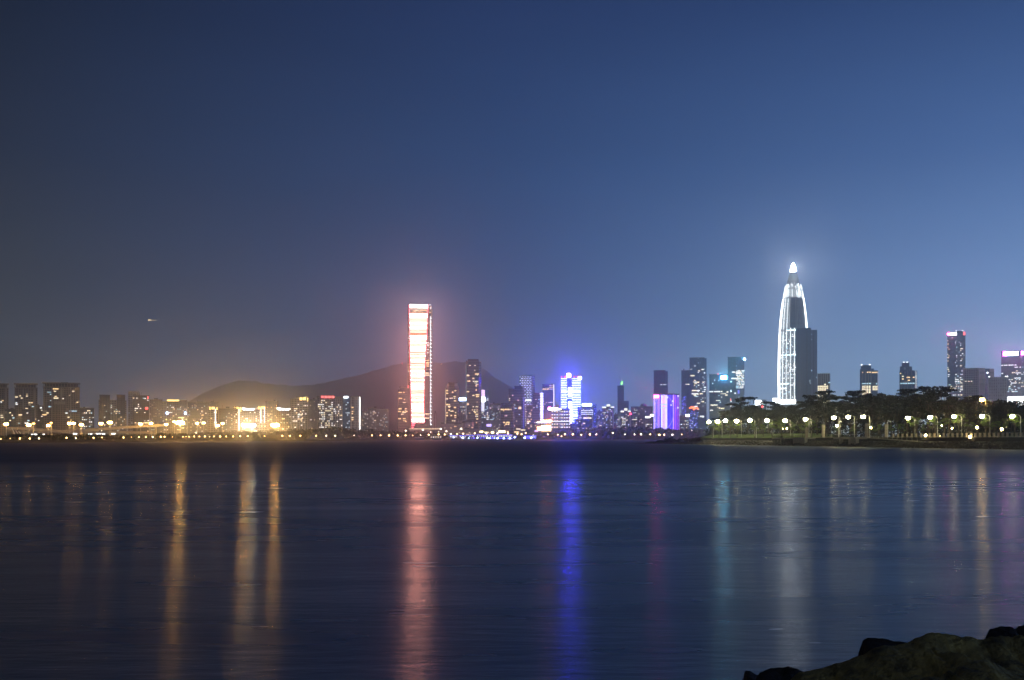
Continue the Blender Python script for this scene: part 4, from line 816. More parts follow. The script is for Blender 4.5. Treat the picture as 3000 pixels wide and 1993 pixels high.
b.light('roof_sign', 2939, 2951, 1030.5, 1041.5, 'e_pink', -1.2, 1.4); b.light('roof_sign', 2951.3, 2983, 1030.5, 1041.5, emit('lilac_white_sign', (.8, .72, 1), 16), -1.2, 1.4); b.light('roof_sign', 2992, 2998, 1030, 1040, 'e_pink', 1.4); b.light('roof_sign', 2998.2, 3014, 1030, 1040, bpy.data.materials['lilac_white_sign'], 1.4)
for x, y, w in ((2936, 1069.5, 5), (2946, 1069.5, 10), (2962, 1069.5, 14), (2975, 1069.5, 5), (2981, 1108, 17), (2977, 1076, 8), (2989, 1076, 4), (2936, 1093, 5), (2983, 1093, 14)): b.win(x, y, w, 2.4, 'w_white')
b.lit(2955, 2990, 1080, 1135, 40, ('w_white', 'w_cream', 'w_cool'), (2.5, 6), 4, 2.2); b.lit(2935, 2990, 1125, 1150, 22, ('w_cool', 'w_white'), (3, 8), 4, 2.2); b.lit(2992, 3015, 1070, 1150, 24, ('w_white', 'w_cream'), (2.5, 6), 4, 2.2, 2.3)
b = Bld('lattice_hall', 'white glowing diamond-lattice hall above treetops at right edge', 'hall', 1700, 2950, 3040); b.box('wall', 2953, 3040, 1163, None, 'glassdark', 3, 24); b.box('roof', 2952, 3041, 1161.4, 1163.2, 'white', -1, 28)
bb = MB()
for i in range(12):
    for j in range(4):
        x = 2955 + i * 7.6; y0 = 1163.5 + j * 6.5
        for sg in (-1, 1): bb.tube([(b.X(x), -.4 + .2 * sg, b.Z(y0)), (b.X(x + sg * 3.8), -.4 + .2 * sg, b.Z(y0 + 6.5))], .55, 4)
        for sg in (-1, 1): bb.tube([(b.X(x + sg * 3.8), -.4 + .2 * sg, b.Z(y0)), (b.X(x), -.4 + .2 * sg, b.Z(y0 + 6.5))], .45, 4)
bb.build('lattice', M['e_white'], b.root); b.light('canopy_light', 2953, 3040, 1162, 1163.8, 'e_white', -1.4, .3)
b = Bld('shopping_hall', 'bright white-lit hall left of foot of the bullet tower', 'hall', 1900, 2262, 2284); b.box('wall', 2263, 2283, 1166, None, 'glassdark', 2); b.light('light_wall', 2263.5, 2282.5, 1166.5, 1176, 'e_white', 1); b.light('light_wall', 2273, 2282.5, 1176.3, 1190, 'e_white', 1); b.box('roof', 2262, 2284, 1164.8, 1166.4, 'white', .5, 22)
b = Bld('shopping_hall', 'bright white-lit hall showing through the leftmost park trees', 'hall', 1850, 2205, 2246); b.box('wall', 2206, 2245, 1172, None, 'glassdark', 2); b.light('light_wall', 2212, 2230, 1172.5, 1187, 'e_white', 1); b.light('light_wall', 2231, 2237, 1177, 1184, 'e_bamboo', 1); b.light('light_wall', 2179, 2186, 1176, 1187, 'e_white', 1, 3) if 0 else None; b.box('roof', 2205, 2246, 1170.6, 1172.4, 'white', .5, 22); b.lit(2206, 2244, 1180, 1195, 10, ('w_cool',), (3, 5), 4, 2, 1.8)
for b in BUILDINGS: b.finish()

# ------------------------------------------------------------------ vegetation
def leaf_blob(b, c, r, n, size, rr, flat=.0):
    """n leaf sprays scattered through an ellipsoid c, r=(rx,ry,rz)"""
    for _ in range(n):
        while True:
            p = (rr.uniform(-1, 1), rr.uniform(-1, 1), rr.uniform(-1, 1)); q = p[0] ** 2 + p[1] ** 2 + p[2] ** 2
            if q < 1 and (q > .25 or rr.random() < .4): break
        P = Vector((c[0] + p[0] * r[0], c[1] + p[1] * r[1], c[2] + p[2] * r[2]))
        nrm = Vector((rr.gauss(0, 1), rr.gauss(0, 1), rr.gauss(0, 1) + flat)).normalized()
        u = nrm.orthogonal().normalized(); v = nrm.cross(u); t = rr.uniform(0, 6.28)
        u, v = u * math.cos(t) + v * math.sin(t), v * math.cos(t) - u * math.sin(t)
        s = size * rr.uniform(.6, 1.35)
        b.quad(P - u * s * .5, P + v * s * .32 - u * s * .05, P + u * s * .5, P - v * s * .32 + u * s * .05)
def make_tree(kind, seed, leaf, name='park_tree'):
    """unit trees about 16 m tall; returns the thing"""
    rr = random.Random(seed); root = empty(name, (0, 0, -50)); tr = MB(); cr = MB()
    lean = rr.uniform(-.6, .6)
    if kind == 'umbrella':            # flat tiers of foliage on forking limbs
        tr.tube([(0, 0, -.3), (.1 + lean * .3, 0, 3), (lean, .2, 6.5)], [.38, .30, .24], 7)
        for i in range(rr.randint(9, 12)):
            a = rr.uniform(0, 6.28); q = rr.uniform(.8, 6.2); z = 16.1 - (q / 6.2) ** 1.7 * 5.2 - rr.uniform(0, 3.2) * (rr.random() < .55)
            e = (lean + q * math.cos(a), q * math.sin(a), z - .35)
            m = (lean + q * .35 * math.cos(a + .3), q * .35 * math.sin(a + .3), 6.5 + (z - 6.5) * .45)
            tr.tube([(lean, .2, 6.3), m, e], [.17, .11, .04], 5)
            w = rr.uniform(1.5, 2.8)
            for j in range(4): leaf_blob(cr, (e[0] + rr.uniform(-w, w) * .7, e[1] + rr.uniform(-w, w) * .7, z + rr.uniform(-.35, .35)), (w * .7, w * .7, .42), 62, .62, rr, 1.6)
        for i in range(7): a = rr.uniform(0, 6.28); q = rr.uniform(1, 5); leaf_blob(cr, (lean + q * math.cos(a), q * math.sin(a), rr.uniform(7.5, 11.5)), (1.6, 1.6, 1), 80, .62, rr)
    elif kind == 'dome':              # dense rounded crown
        tr.tube([(0, 0, -.3), (.15, .1, 3), (lean * .5, 0, 6.5), (lean * .6, 0, 9)], [.42, .34, .26, .12], 7)
        for i in range(26):
            a = rr.uniform(0, 6.28); t = rr.random() ** .6; q = 4.8 * t; z = 6 + 9 * math.sqrt(max(0, 1 - t * t)) * rr.uniform(.45, 1.0) + rr.uniform(-.6, .6)
            e = (q * math.cos(a), q * math.sin(a), z)
            if i % 3 == 0: tr.tube([(lean * .4, 0, 5.2), (e[0] * .5, e[1] * .5, 5 + (z - 5) * .45), (e[0], e[1], z)], [.15, .1, .03], 5)
            s = rr.uniform(1.1, 1.9); leaf_blob(cr, e, (s, s, s * .72), 150, .68, rr)
    else:                             # slight young tree, open crown, forked stem
        tr.tube([(0, 0, -.3), (.12, .05, 3.2), (lean * .4, .1, 6.4)], [.30, .24, .16], 7)
        for i in range(13):
            a = rr.uniform(0, 6.28); q = rr.uniform(1.0, 4.3); z = rr.uniform(8.0, 15.4) - q * .35
            e = (q * math.cos(a), q * math.sin(a), z)
            tr.tube([(lean * .35, .1, 5.6 + rr.uniform(-.8, .8)), (e[0] * .5, e[1] * .5, 5.6 + (z - 5.6) * .55), e], [.12, .08, .03], 5)
            s = rr.uniform(1.0, 1.7); leaf_blob(cr, e, (s * 1.15, s * 1.15, s * .6), 85, .6, rr, .6)
    tr.build('trunk', M['bark'], root, True); cr.build('crown', M[leaf], root)
    return root
VAR = {'umbrella': [make_tree('umbrella', s, 'leaf_dark') for s in (11, 12, 13, 14)], 'dome': [make_tree('dome', s, 'leaf_dark') for s in (21, 22, 23)], 'young': [make_tree('young', s, 'leaf') for s in (31, 32, 33)]}
SPARE = [t for L in VAR.values() for t in L]

# ------------------------------------------------------------------ peninsula park
def ct(px):                                           # coast parameter and depth under a photo column
    s = (px - 1500) / F; t = (625 * s - 87) / (53 + 352 * s); return t, 625 - 352 * t
def coast(t): return Vector((87 + 53 * t, 625 - 352 * t, 0))
INL = Vector((.989, .149, 0))
def make_peninsula():
    prof = [(-2.5, -.7), (.3, .25), (3.6, 2.1), (5.4, 2.15), (5.6, 3.45), (12, 3.7), (40, 4), (110, 4), (260, 3.8)]
    ts = [-.13 + .01 * i for i in range(26)] + [.13 + .03 * i for i in range(56)]
    def P(t, k):
        off, z = prof[k]; h = sstep(-.10, .02, t) * (.45 + .55 * sstep(.13, .22, t)); c = coast(t)
        w = 1 if t > .25 else .10 + .9 * sstep(-.12, .25, t) if k > 3 else 1
        wob = 1.4 * noise.noise((t * 40, k * .7, 0)) if k < 3 else 0
        return c + INL * (off * w + wob) + Vector((0, 0, z * h if z > 0 else z))
    def strip(name, k0, k1, mat, kind='structure', sub=1, rough=0):
        b = MB(); rows = []
        for t in ts:
            r = []
            for k in range(k0, k1):
                for j in range(sub):
                    p = P(t, k).lerp(P(t, k + 1), j / sub)
                    if rough: p += Vector((0, 0, rough * noise.noise((p.x * .9, p.y * .9, 2))))
                    r.append(b.vert(p))
            r.append(b.vert(P(t, k1))); rows.append(r)
        for a, c in zip(rows, rows[1:]):
            for k in range(len(a) - 1): b.face(a[k], c[k], c[k + 1], a[k + 1])
        return tag(b.build(name, mat), kind=kind)
    strip('rocky_bank', 0, 2, M['wallstone'], sub=4, rough=.35)
    strip('shore_path', 2, 3, M['pave'])
    tag(strip('seawall', 3, 4, M['wallstone'], kind=None), 'long dark stone seawall under the park promenade on the right', 'wall')
    strip('park_ground', 4, 8, M['park'])
    # riprap boulders along the waterline
    rr = random.Random(5); b = MB()
    for _ in range(2600):
        t = rr.uniform(-.10, 1.02) if rr.random() < .45 else rr.uniform(.5, 1.02); o = rr.uniform(-.3, 3.6); h = sstep(-.10, .02, t) * (.45 + .55 * sstep(.13, .22, t))
        c = coast(t) + INL * o; z = .2 + o * .52; s = rr.uniform(.25, .62); n0 = len(b.v)
        for a, e in ((0, 0), (1, 0), (2, 0), (3, 0), (4, 0), (5, 1), (6, 1), (7, 1)):
            th = (a if e == 0 else a - 5 + .4) * (1.2566 if e == 0 else 2.094) + rr.uniform(-.3, .3); q = s * rr.uniform(.7, 1.2) * (1 if e == 0 else .6)
            b.v.append((c.x + q * math.cos(th), c.y + q * math.sin(th), z * h + (-.25 if e == 0 else s * rr.uniform(.35, .75))))
        for f in ((0, 1, 5), (1, 2, 6), (2, 3, 6), (3, 4, 7), (4, 0, 7), (0, 5, 7), (1, 6, 5), (3, 7, 6), (5, 6, 7)): b.face(*[n0 + i for i in f])
    tag(b.build('riprap', M['stone_dark']), kind='stuff')
    # lawn mound on the western end
    b = MB(); rows = []
    for i in range(33):
        t = .155 + .46 * i / 32; e = sstep(0, .06, (t - .155)) * sstep(0, .10, .615 - t); r = []
        for o, z in ((6.2, 3.3), (7, 3.9), (9, 4.6), (12, 5.2), (16, 5.45), (24, 5.4), (34, 4.4)):
            p = coast(t) + INL * o; r.append(b.vert((p.x, p.y, 3.2 + (z - 3.2) * e + .12 * noise.noise((p.x * .5, p.y * .5, 0)))))
        rows.append(r)
    for a, c in zip(rows, rows[1:]):
        for k in range(6): b.face(a[k], c[k], c[k + 1], a[k + 1])
    tag(b.build('lawn', M['grass'], smooth=True), kind='structure')
M['stone_dark'] = plain('riprap_stone', (.06, .053, .042), .9, .5, .7)
make_peninsula()
def gz(px, D):                                        # ground height on the peninsula
    t, d0 = ct(px); off = (D - d0) * ((px - 1500) / F * .989 + .149)
    z = 3.45 + .25 * sstep(5, 12, off) + .3 * sstep(12, 40, off)
    if .155 < t < .6: z = max(z, 3.2 + 2.1 * sstep(0, .06, t - .155) * sstep(0, .10, .615 - t) * sstep(6, 14, off) * (1 - sstep(24, 36, off)))
    return z
BACK = [(2050, 'the cyan-signed block'), (2150, 'the star-lit glass tower'), (2225, 'the small white-lit hall'), (2310, 'the bullet tower'), (2365, 'the plain dark slab'), (2415, 'the finned office block'), (2480, 'the gap of open sky'), (2545, 'the twin-lamp tower'), (2610, 'the sky between stepped towers'), (2665, 'the white-strip tower'), (2735, 'the gap left of the slender tower'), (2800, 'the slender tall tower'), (2850, 'the pale gridded block'), (2925, 'the low grey office'), (2985, 'the pink-signed tower')]
# tall trees: two staggered rows following the treeline of the photo
TOP = [(2085, 1225), (2100, 1222), (2125, 1196), (2145, 1178), (2165, 1168), (2192, 1161), (2205, 1168), (2222, 1186), (2240, 1170), (2262, 1186), (2290, 1181), (2335, 1182), (2350, 1172), (2370, 1163), (2395, 1151), (2430, 1147), (2458, 1158), (2480, 1159), (2512, 1146), (2530, 1148), (2560, 1143), (2600, 1148), (2625, 1153), (2648, 1142), (2685, 1140), (2718, 1134), (2735, 1139), (2765, 1133), (2790, 1143), (2812, 1166), (2835, 1165), (2862, 1160), (2885, 1166), (2925, 1160), (2950, 1163), (2972, 1180), (3060, 1188)]
rr = random.Random(99); items = []; first = set()
def plant(kind, px, ytop, D, wide=1.0, idx=None):
    L = VAR[kind]; src = L[idx if idx is not None else rr.randrange(len(L))]
    p = at(px, HY, D); z0 = gz(px, D); h = at(px, ytop, D).z - z0; s = h / 16.2
    o = copy_thing(src, (p.x, p.y, z0), rr.uniform(0, 6.28), (s * wide, s * wide, s))
    return o
def big(px, ytop, off, kind, wide):
    t, d0 = ct(px); o = plant(kind, px, ytop, d0 + off, wide); tag(o, None, 'tree', 'tall dark trees in the park'); items.append((px, o))
for px, k, dy in ((2118, 'umbrella', 6), (2148, 'umbrella', 4), (2190, 'umbrella', 0), (2222, 'dome', 4), (2250, 'umbrella', -2), (2285, 'dome', 0), (2318, 'dome', 1), (2345, 'umbrella', 2), (2378, 'umbrella', 0), (2425, 'umbrella', 0), (2462, 'umbrella', 1), (2508, 'umbrella', 0), (2545, 'dome', 0), (2578, 'dome', 0), (2612, 'dome', 0), (2650, 'umbrella', 0), (2688, 'dome', 0), (2722, 'umbrella', 0), (2768, 'umbrella', 0), (2810, 'dome', 4), (2838, 'dome', 0), (2866, 'umbrella', 0), (2898, 'dome', 2), (2930, 'dome', 0), (2962, 'umbrella', 4), (2998, 'dome', 0)):
    big(px, interp(TOP, px) + dy, rr.uniform(50, 75), k, rr.uniform(.95, 1.2))
for px in list(range(2108, 3020, 29)):
    big(px + rr.uniform(-8, 8), interp(TOP, px) + rr.uniform(12, 30), rr.uniform(32, 48), rr.choice(('dome', 'dome', 'umbrella')), rr.uniform(1.0, 1.25))
label_by_place(items, 'dark park tree before', BACK)
# young lamplit trees close to the promenade
items = []
for px, y, off in ((2087, 1228, 20), (2106, 1236, 24), (2139, 1228, 22), (2160, 1238, 30), (2210, 1236, 24), (2236, 1240, 30), (2262, 1230, 26), (2290, 1224, 24), (2322, 1232, 22), (2352, 1238, 30), (2378, 1226, 25), (2412, 1238, 34), (2452, 1246, 26), (2500, 1242, 36), (2555, 1246, 34), (2580, 1240, 38), (2612, 1242, 36), (2642, 1238, 36), (2676, 1216, 24), (2702, 1240, 34), (2733, 1218, 24), (2766, 1220, 32), (2816, 1206, 28), (2846, 1232, 36), (2888, 1212, 24), (2915, 1230, 36), (2945, 1224, 34), (2972, 1206, 24), (2998, 1222, 32)):
    t, d0 = ct(px); o = plant('young', px, y, d0 + 14 + (off - 20) * .45, rr.uniform(.9, 1.25)); tag(o, None, 'tree', 'lamplit young trees along the promenade'); items.append((px, o))
label_by_place(items, 'lamplit young tree below', BACK)
for t in SPARE:
    for c in list(t.children): bpy.data.objects.remove(c)
    bpy.data.objects.remove(t)
# dark undergrowth that closes the view between the trunks
b = MB(); rr = random.Random(3)
for i in range(900):
    px = rr.uniform(2075, 3080); t, d0 = ct(px); D = d0 + rr.uniform(70, 115); p = at(px, HY, D); z = rr.uniform(.5, 12.5) * min(1, (px - 2060) / 60)
    leaf_blob(b, (p.x, p.y, gz(px, D) + z), (2.6, 2.6, 1.6), 34, 1.0, rr)
for i in range(160):
    px = rr.uniform(2080, 3060); t, d0 = ct(px); D = d0 + rr.uniform(30, 46); p = at(px, HY, D); leaf_blob(b, (p.x, p.y, gz(px, D) + .4), (1.5, 1.5, .7), 26, .5, rr)
tag(b.build('undergrowth', M['leaf_dark']), kind='stuff')
# scrub on the tip
b = MB()
for i in range(95):
    px = 1925 + 130 * rr.random(); t, d0 = ct(px); D = d0 + rr.uniform(3, 9); p = at(px, HY, D)
    h = 1.0 + (4.2 * math.exp(-((px - 1960) / 14) ** 2)) * rr.random() + 1.6 * (px > 1990) * rr.random()
    leaf_blob(b, (p.x, p.y, .8 + h * .5 + .3 * (px - 1925) / 40), (1.5, 1.5, .5 + h * .25), 26, .6, rr)
tag(b.build('scrub', M['leaf_dark']), kind='stuff')

# promenade street lamps
def lamp_thing(name, px, y, D, z0, head, mat, arm=2.4, pole='metal', r=.11):
    p = at(px, HY, D); zl = at(px, y, D).z - z0; root = empty(name, (p.x, p.y, z0), 0)
    b = MB()
    if arm: b.tube([(arm, 0, 0), (arm, 0, zl - .3), (arm - .25, 0, zl + .25), (arm - .9, 0, zl + .45), (.2, 0, zl + .45)], [r * 1.3, r, r * .8, r * .7, r * .6], 6)
    else: b.tube([(0, 0, 0), (0, 0, zl - head * .8)], [r * 1.3, r * .8], 6)
    b.build('pole', M[pole], root); b = MB()
    if arm:
        b.box(-head * 1.1, head * 1.1, -head * .6, head * .6, zl + .38, zl + .62); b.build('lamp_housing', M[pole], root); b = MB()
    b.ball((0, 0, zl), head, 8, 6, .8 if arm else 1); b.build('lamp_head', M[mat], root, True)
    return root
LAMPS = [(2077, 1237), (2102, 1235), (2125, 1233), (2158, 1234), (2197, 1232), (2247, 1233), (2300, 1233), (2360, 1229), (2443, 1224), (2485, 1222), (2529, 1221), (2660, 1225), (2725, 1223), (2795, 1221), (2877, 1220), (2966, 1220)]
items = []
for px, y in LAMPS:
    t, d0 = ct(px); D = d0 + 14; o = tag(lamp_thing('street_lamp', px, y, D, gz(px, D), .74 * D / 400 + .12, 'e_park'), None, 'street lamp', 'lit street lamps along the park promenade'); items.append((px, o))
label_by_place(items, 'bright promenade lamp below', BACK)
items = []
for px, y, off, hd in ((2452, 1248, 30, .5), (2552, 1253, 34, .4), (2712, 1276, 10, .35), (2753, 1277, 12, .18), (2842, 1280, 9, .35), (2862, 1253, 34, .38), (2935, 1258, 34, .38), (2294, 1255, 34, .3), (2305, 1255, 36, .3), (2759, 1247, 36, .2), (2789, 1255, 40, .2)):
    t, d0 = ct(px); D = d0 + off; z = gz(px, D) if y < 1270 else 2.1; o = tag(lamp_thing('garden_lamp', px, y, D, z, hd, 'e_parkwarm', 0, 'darkmetal', .07), None, 'garden lamp', 'low garden lamps among the park trees'); items.append((px, o))
label_by_place(items, 'low garden lamp below', BACK)
t, d0 = ct(2706); o = tag(lamp_thing('road_lamp', 2706, 1177, d0 + 95, 4, .75, 'e_sodium', 1.5, 'darkmetal'), 'orange road lamp glimpsed through dark treetops left of slender tower', 'street lamp')
M['e_yellowmast'] = emit('yellow_mast_light', (1, .55, .10), 150)
t, d0 = ct(2877); o = tag(lamp_thing('road_lamp', 2877, 1171, d0 + 52, 4, .8, 'e_yellowmast', 1.2, 'metal'), 'yellow road lamp on tall mast lighting treetops below the pale gridded block', 'street lamp')
p = at(2233, 1192, 480); b = MB(); rt = empty('traffic_signal', (p.x, p.y, 3.8)); b.tube([(0, 0, 0), (0, 0, p.z - 3.8)], .1, 6); b.build('pole', M['darkmetal'], rt); b = MB(); b.ball((0, -.3, p.z - 3.8), .42, 8, 5); b.build('lamp_head', M['e_red'], rt); tag(rt, 'red signal light in dark trees left of the bullet tower', 'traffic signal')
# slim camera masts
items = []
for px, y in ((2216, 1252), (2370, 1232), (2457, 1231), (2601, 1231)):
    t, d0 = ct(px); D = d0 + 12; p = at(px, HY, D); z0 = gz(px, D); zl = at(px, y, D).z - z0; rt = empty('camera_mast', (p.x, p.y, z0)); b = MB(); b.tube([(0, 0, 0), (0, 0, zl)], [.12, .08], 6); b.build('pole', M['white'], rt)
    b = MB(); b.tube([(0, 0, zl - .5), (.9, 0, zl - .3)], .06, 5); b.box(.6, 1.1, -.2, .15, zl - .75, zl - .4); b.build('camera', M['white'], rt); tag(rt, None, 'mast', 'camera masts on the promenade'); items.append((px, rt))
label_by_place(items, 'slim pale camera mast below', BACK)
# stone pillars
items = []
for px, y0, y1 in ((2362.5, 1253, 1270), (2412, 1245, 1268), (2538.5, 1242, 1277), (2595, 1243, 1266)):
    t, d0 = ct(px); D = d0 + 11; p = at(px, HY, D); z0 = gz(px, D); zl = at(px, y0, D).z - z0; w = .42 * D / 400 + .1; rt = empty('stone_pillar', (p.x, p.y, z0)); n = 4
    for i in range(n): b = MB(); b.box(-w, w, -w, w, zl * i / n + .06, zl * (i + 1) / n); b.build('block', M['stone'], rt)
    b = MB(); b.box(-w * .85, w * .85, -w * .85, w * .85, 0, zl - .1); b.build('core', M['darkmetal'], rt); tag(rt, None, 'pillar', 'square stone pillars on the promenade'); items.append((px, rt))
label_by_place(items, 'square stone pillar of stacked blocks below', BACK)
# railing with pale posts along the seawall edge
rt = empty('railing', tuple(coast(.8) + INL * 6 + Vector((0, 0, 3.5)))); org = Vector(rt.location)
tt = [ct(px)[0] for px in range(2570, 3090, 13)]
for t in tt:
    c = coast(t) + INL * 6.1 - org; b = MB(); b.box(c.x - .26, c.x + .26, c.y - .22, c.y + .22, 0, 1.15); b.prism([(c.x - .32, c.y - .28), (c.x + .32, c.y - .28), (c.x + .32, c.y + .28), (c.x - .32, c.y + .28)], 1.152, 1.28); b.build('post', M['stone'], rt)
for h in (.35, .7, 1.0):
    b = MB(); b.tube([tuple(coast(t) + INL * 6.1 - org + Vector((0, 0, h))) for t in tt], .035, 5); b.build('rail', M['metal'], rt)
tag(rt, 'long promenade railing of pale stone posts and thin rails on the seawall', 'railing')
# viewing terraces on piers over the bank
def terrace(px0, px1, label, open_px):
    t0, t1 = ct(px0)[0], ct(px1)[0]; c0 = coast(t0); rt = empty('viewing_terrace', tuple(c0 + Vector((0, 0, 1)))); L = (t1 - t0) * 356; u = Vector((53, -352, 0)) / 356
    def bx(part, a, c, o0, o1, z0, z1, mat):
        b = MB(); n = [b.vert(u * x + INL * o + Vector((0, 0, z - 1))) for z in (z0, z1) for x, o in ((a, o0), (c, o0), (c, o1), (a, o1))]
        for q in ((0, 1, 5, 4), (1, 2, 6, 5), (2, 3, 7, 6), (3, 0, 4, 7), (4, 5, 6, 7), (3, 2, 1, 0)): b.face(*[n[i] for i in q])
        return b.build(part, mat, rt)
    bx('deck', 0, L, .8, 7, 2.85, 3.55, M['concrete'])
    for f in (.28, .98): bx('pier', L * f - .9, L * f, 1.2, 2.4, .6, 2.85, M['concrete'])
    bx('side_wall', L * .62, L * .97, 1.4, 2.0, .4, 2.85, M['concrete'])
    n = int(L / 2.2)
    for i in range(n + 1): bx('baluster', L * i / n * .985, L * i / n * .985 + .12, 1, 1.12, 3.552, 4.6, M['darkmetal'])
    bx('handrail', 0, L, .97, 1.15, 4.602, 4.68, M['metal']); tag(rt, label, 'terrace')
terrace(2256, 2352, 'concrete viewing terrace on piers right of the lawn, nearer the tip', 0)
terrace(2436, 2500, 'concrete viewing terrace on piers in the middle of the promenade', 0)
t0, t1 = ct(2510)[0], ct(2660)[0]; c0 = coast(t0); b = MB(); u = Vector((53, -352, 0)) / 356; L = (t1 - t0) * 356; rt = empty('boat_ramp', tuple(c0))
n = [b.vert(u * a + INL * o + Vector((0, 0, z))) for a, o, z in ((0, 3.2, 3.45), (L, 3.2, 2.2), (L, 5.3, 2.2), (0, 5.3, 3.45), (0, 3.2, 3.15), (L, 3.2, 1.9), (L, 5.3, 1.9), (0, 5.3, 3.15))]
for q in ((0, 1, 2, 3), (7, 6, 5, 4), (0, 4, 5, 1), (1, 5, 6, 2), (2, 6, 7, 3), (3, 7, 4, 0)): b.face(*[n[i] for i in q])
b.build('deck', M['pave'], rt)
for i in range(12): f = i / 11; b = MB(); c = u * (L * f) + INL * 3.3; z = 3.45 - 1.25 * f; b.tube([(c.x, c.y, z), (c.x, c.y, z + .95)], .05, 5); b.build('baluster', M['metal'], rt)
tag(rt, 'sloping paved ramp with thin balusters down to the shore path', 'ramp')

# ------------------------------------------------------------------ far shore: woods, lamps, viaduct, pavilions
BELT = [(-400, 1274), (0, 1275), (40, 1271), (100, 1272), (200, 1272), (300, 1272), (400, 1275), (450, 1272), (480, 1268), (560, 1270), (600, 1267), (650, 1264), (700, 1262), (760, 1262), (820, 1260), (860, 1258), (920, 1256), (980, 1252), (1000, 1252), (1030, 1258), (1080, 1258), (1150, 1262), (1200, 1265), (1260, 1268), (1310, 1273), (1420, 1275), (1520, 1272), (1570, 1267), (1640, 1264), (1700, 1257), (1760, 1251), (1850, 1251), (1930, 1253), (2000, 1258), (2050, 1256), (2120, 1262), (2400, 1262)]
b = MB(); rr = random.Random(17)
for i in range(1500):
    px = rr.uniform(-260, 2220); D = shore(px) + rr.uniform(14, 60); yt = interp(BELT, px) + 3.2 * noise.noise((px * .045, 0, 5)) + 1.5 * noise.noise((px * .2, 0, 8))
    zt = at(px, yt, D).z; f = rr.random() ** .7; z = 1.6 + (zt - 2.6) * f; p = at(px, HY, D); s = D / 1100
    leaf_blob(b, (p.x, p.y, z), (3.6 * s, 3.2 * s, 1.5 * s), 26, 1.9 * s, rr, .3)
tag(b.build('shoreline_woods', M['leaf_far']), kind='stuff')
b = MB(); rows = []                                   # dense understorey behind the leaf edge
for i in range(260):
    px = -280 + 10 * i; D = shore(px) + 46; zt = at(px, interp(BELT, px) + 4.5 + 2 * noise.noise((px * .08, 1, 1)), D).z
    rows.append([b.vert((at(px, HY, D + dd).x, D + dd, z)) for dd, z in ((-26, 1.8), (-16, 1.8 + (zt - 1.8) * .55), (0, zt), (16, zt * .9), (26, 2))])
for a, c in zip(rows, rows[1:]):
    for k in range(4): b.face(a[k], c[k], c[k + 1], a[k + 1])
tag(b.build('shoreline_thicket', M['leaf_far']), kind='stuff')

FARM = [(10, 'edge apartment tower'), (76, 'narrower brown tower'), (180, 'widest brown block'), (255, 'dark flat-topped block'), (330, 'stepped grey block'), (410, 'dark scaffold-side tower'), (507, 'gold light bar'), (580, 'bright window column'), (625, 'first gold-crowned tower'), (662, 'low hazy flats'), (697, 'second gold-crowned tower'), (735, 'slanted roof letters'), (768, 'twin-striped gold tower'), (832, 'second slanted roof letters'), (880, 'pale gold-topped tower'), (930, 'dim hazy slab'), (975, 'red roof letters'), (1040, 'white corner strip'), (1100, 'hazy low flats'), (1180, 'dark banded tower'), (1230, 'red tower'), (1300, 'pink villa block'), (1325, 'rounded banded tower'), (1372, 'domed hall'), (1420, 'leaning glass block'), (1486, 'drum-shaped block'), (1540, 'dotted light tower'), (1600, 'orange shopping hall'), (1672, 'blue tower'), (1725, 'blue-white roof sign'), (1782, 'three-crowned tower'), (1833, 'lit crown tower'), (1880, 'dark dome roof'), (1945, 'blue oval building'), (2010, 'small pale flats')]
# little lamps on the shore path
PATH = [(2, 1286, 5), (30, 1285, 3), (58, 1285, 6), (87, 1285, 6), (114, 1285, 6), (195, 1283, 6), (222, 1284, 5), (274, 1283, 6), (299, 1282, 4), (362, 1282, 6), (385, 1281, 2.5), (407, 1281, 5), (427, 1281, 5), (447, 1281, 6), (471, 1280, 6), (482, 1280, 6), (505, 1280, 2), (536, 1280, 4), (545, 1279, 2.6), (554, 1280, 4), (569, 1279, 5), (584, 1279, 4), (600, 1279, 5.5), (614, 1280, 3), (627, 1279, 4), (645, 1279, 5.5), (663, 1279, 4), (683, 1279, 5), (704, 1278, 6), (726, 1278, 6), (775, 1278, 3.6), (827, 1277, 6), (849, 1277, 6), (880, 1277, 6), (926, 1277, 6), (956, 1277, 6), (982, 1277, 6.5), (1037, 1276, 4.5), (1090, 1276, 5), (1115, 1276, 5), (1140, 1276, 6), (1165, 1276, 6), (1188, 1276, 5.5), (1209, 1276, 3), (1232, 1275, 5.5), (1256, 1274, 6), (1285, 1273, 6), (1303, 1273, 5), (1321, 1272, 6), (1339, 1272, 5), (1357, 1271, 6), (1391, 1270, 6), (1425, 1270, 6), (1443, 1269, 6), (1457, 1270, 6), (1488, 1270, 6), (1516, 1271, 6), (1528, 1272, 6), (1540, 1269, 5), (1562, 1275, 2.4), (1605, 1273, 5), (1634, 1274, 4.5), (1655, 1273, 6), (1645, 1278, 4.5), (1678, 1273, 6.5), (1703, 1274, 5.5), (1728, 1273, 6.5), (1747, 1273, 5), (1795, 1269, 5.5), (1831, 1273, 4), (1859, 1273, 5), (1878, 1273, 6.5), (1905, 1273, 5), (1931, 1274, 6.5), (1935, 1275, 4), (1946, 1274, 6), (1970, 1274, 6.5), (1997, 1273, 4)]
items = []
for px, y, dpx in PATH:
    D = shore(px) + 8; o = tag(lamp_thing('path_lamp', px, y, D, 1.3, dpx * .30 * D / F, 'e_path' if rnd.random() < .7 else 'e_pathw', 0, 'darkmetal', .09), None, 'path lamp', 'small warm lamps along the dark far shore'); items.append((px, o))
label_by_place(items, 'shore path lamp below', FARM)
items = []
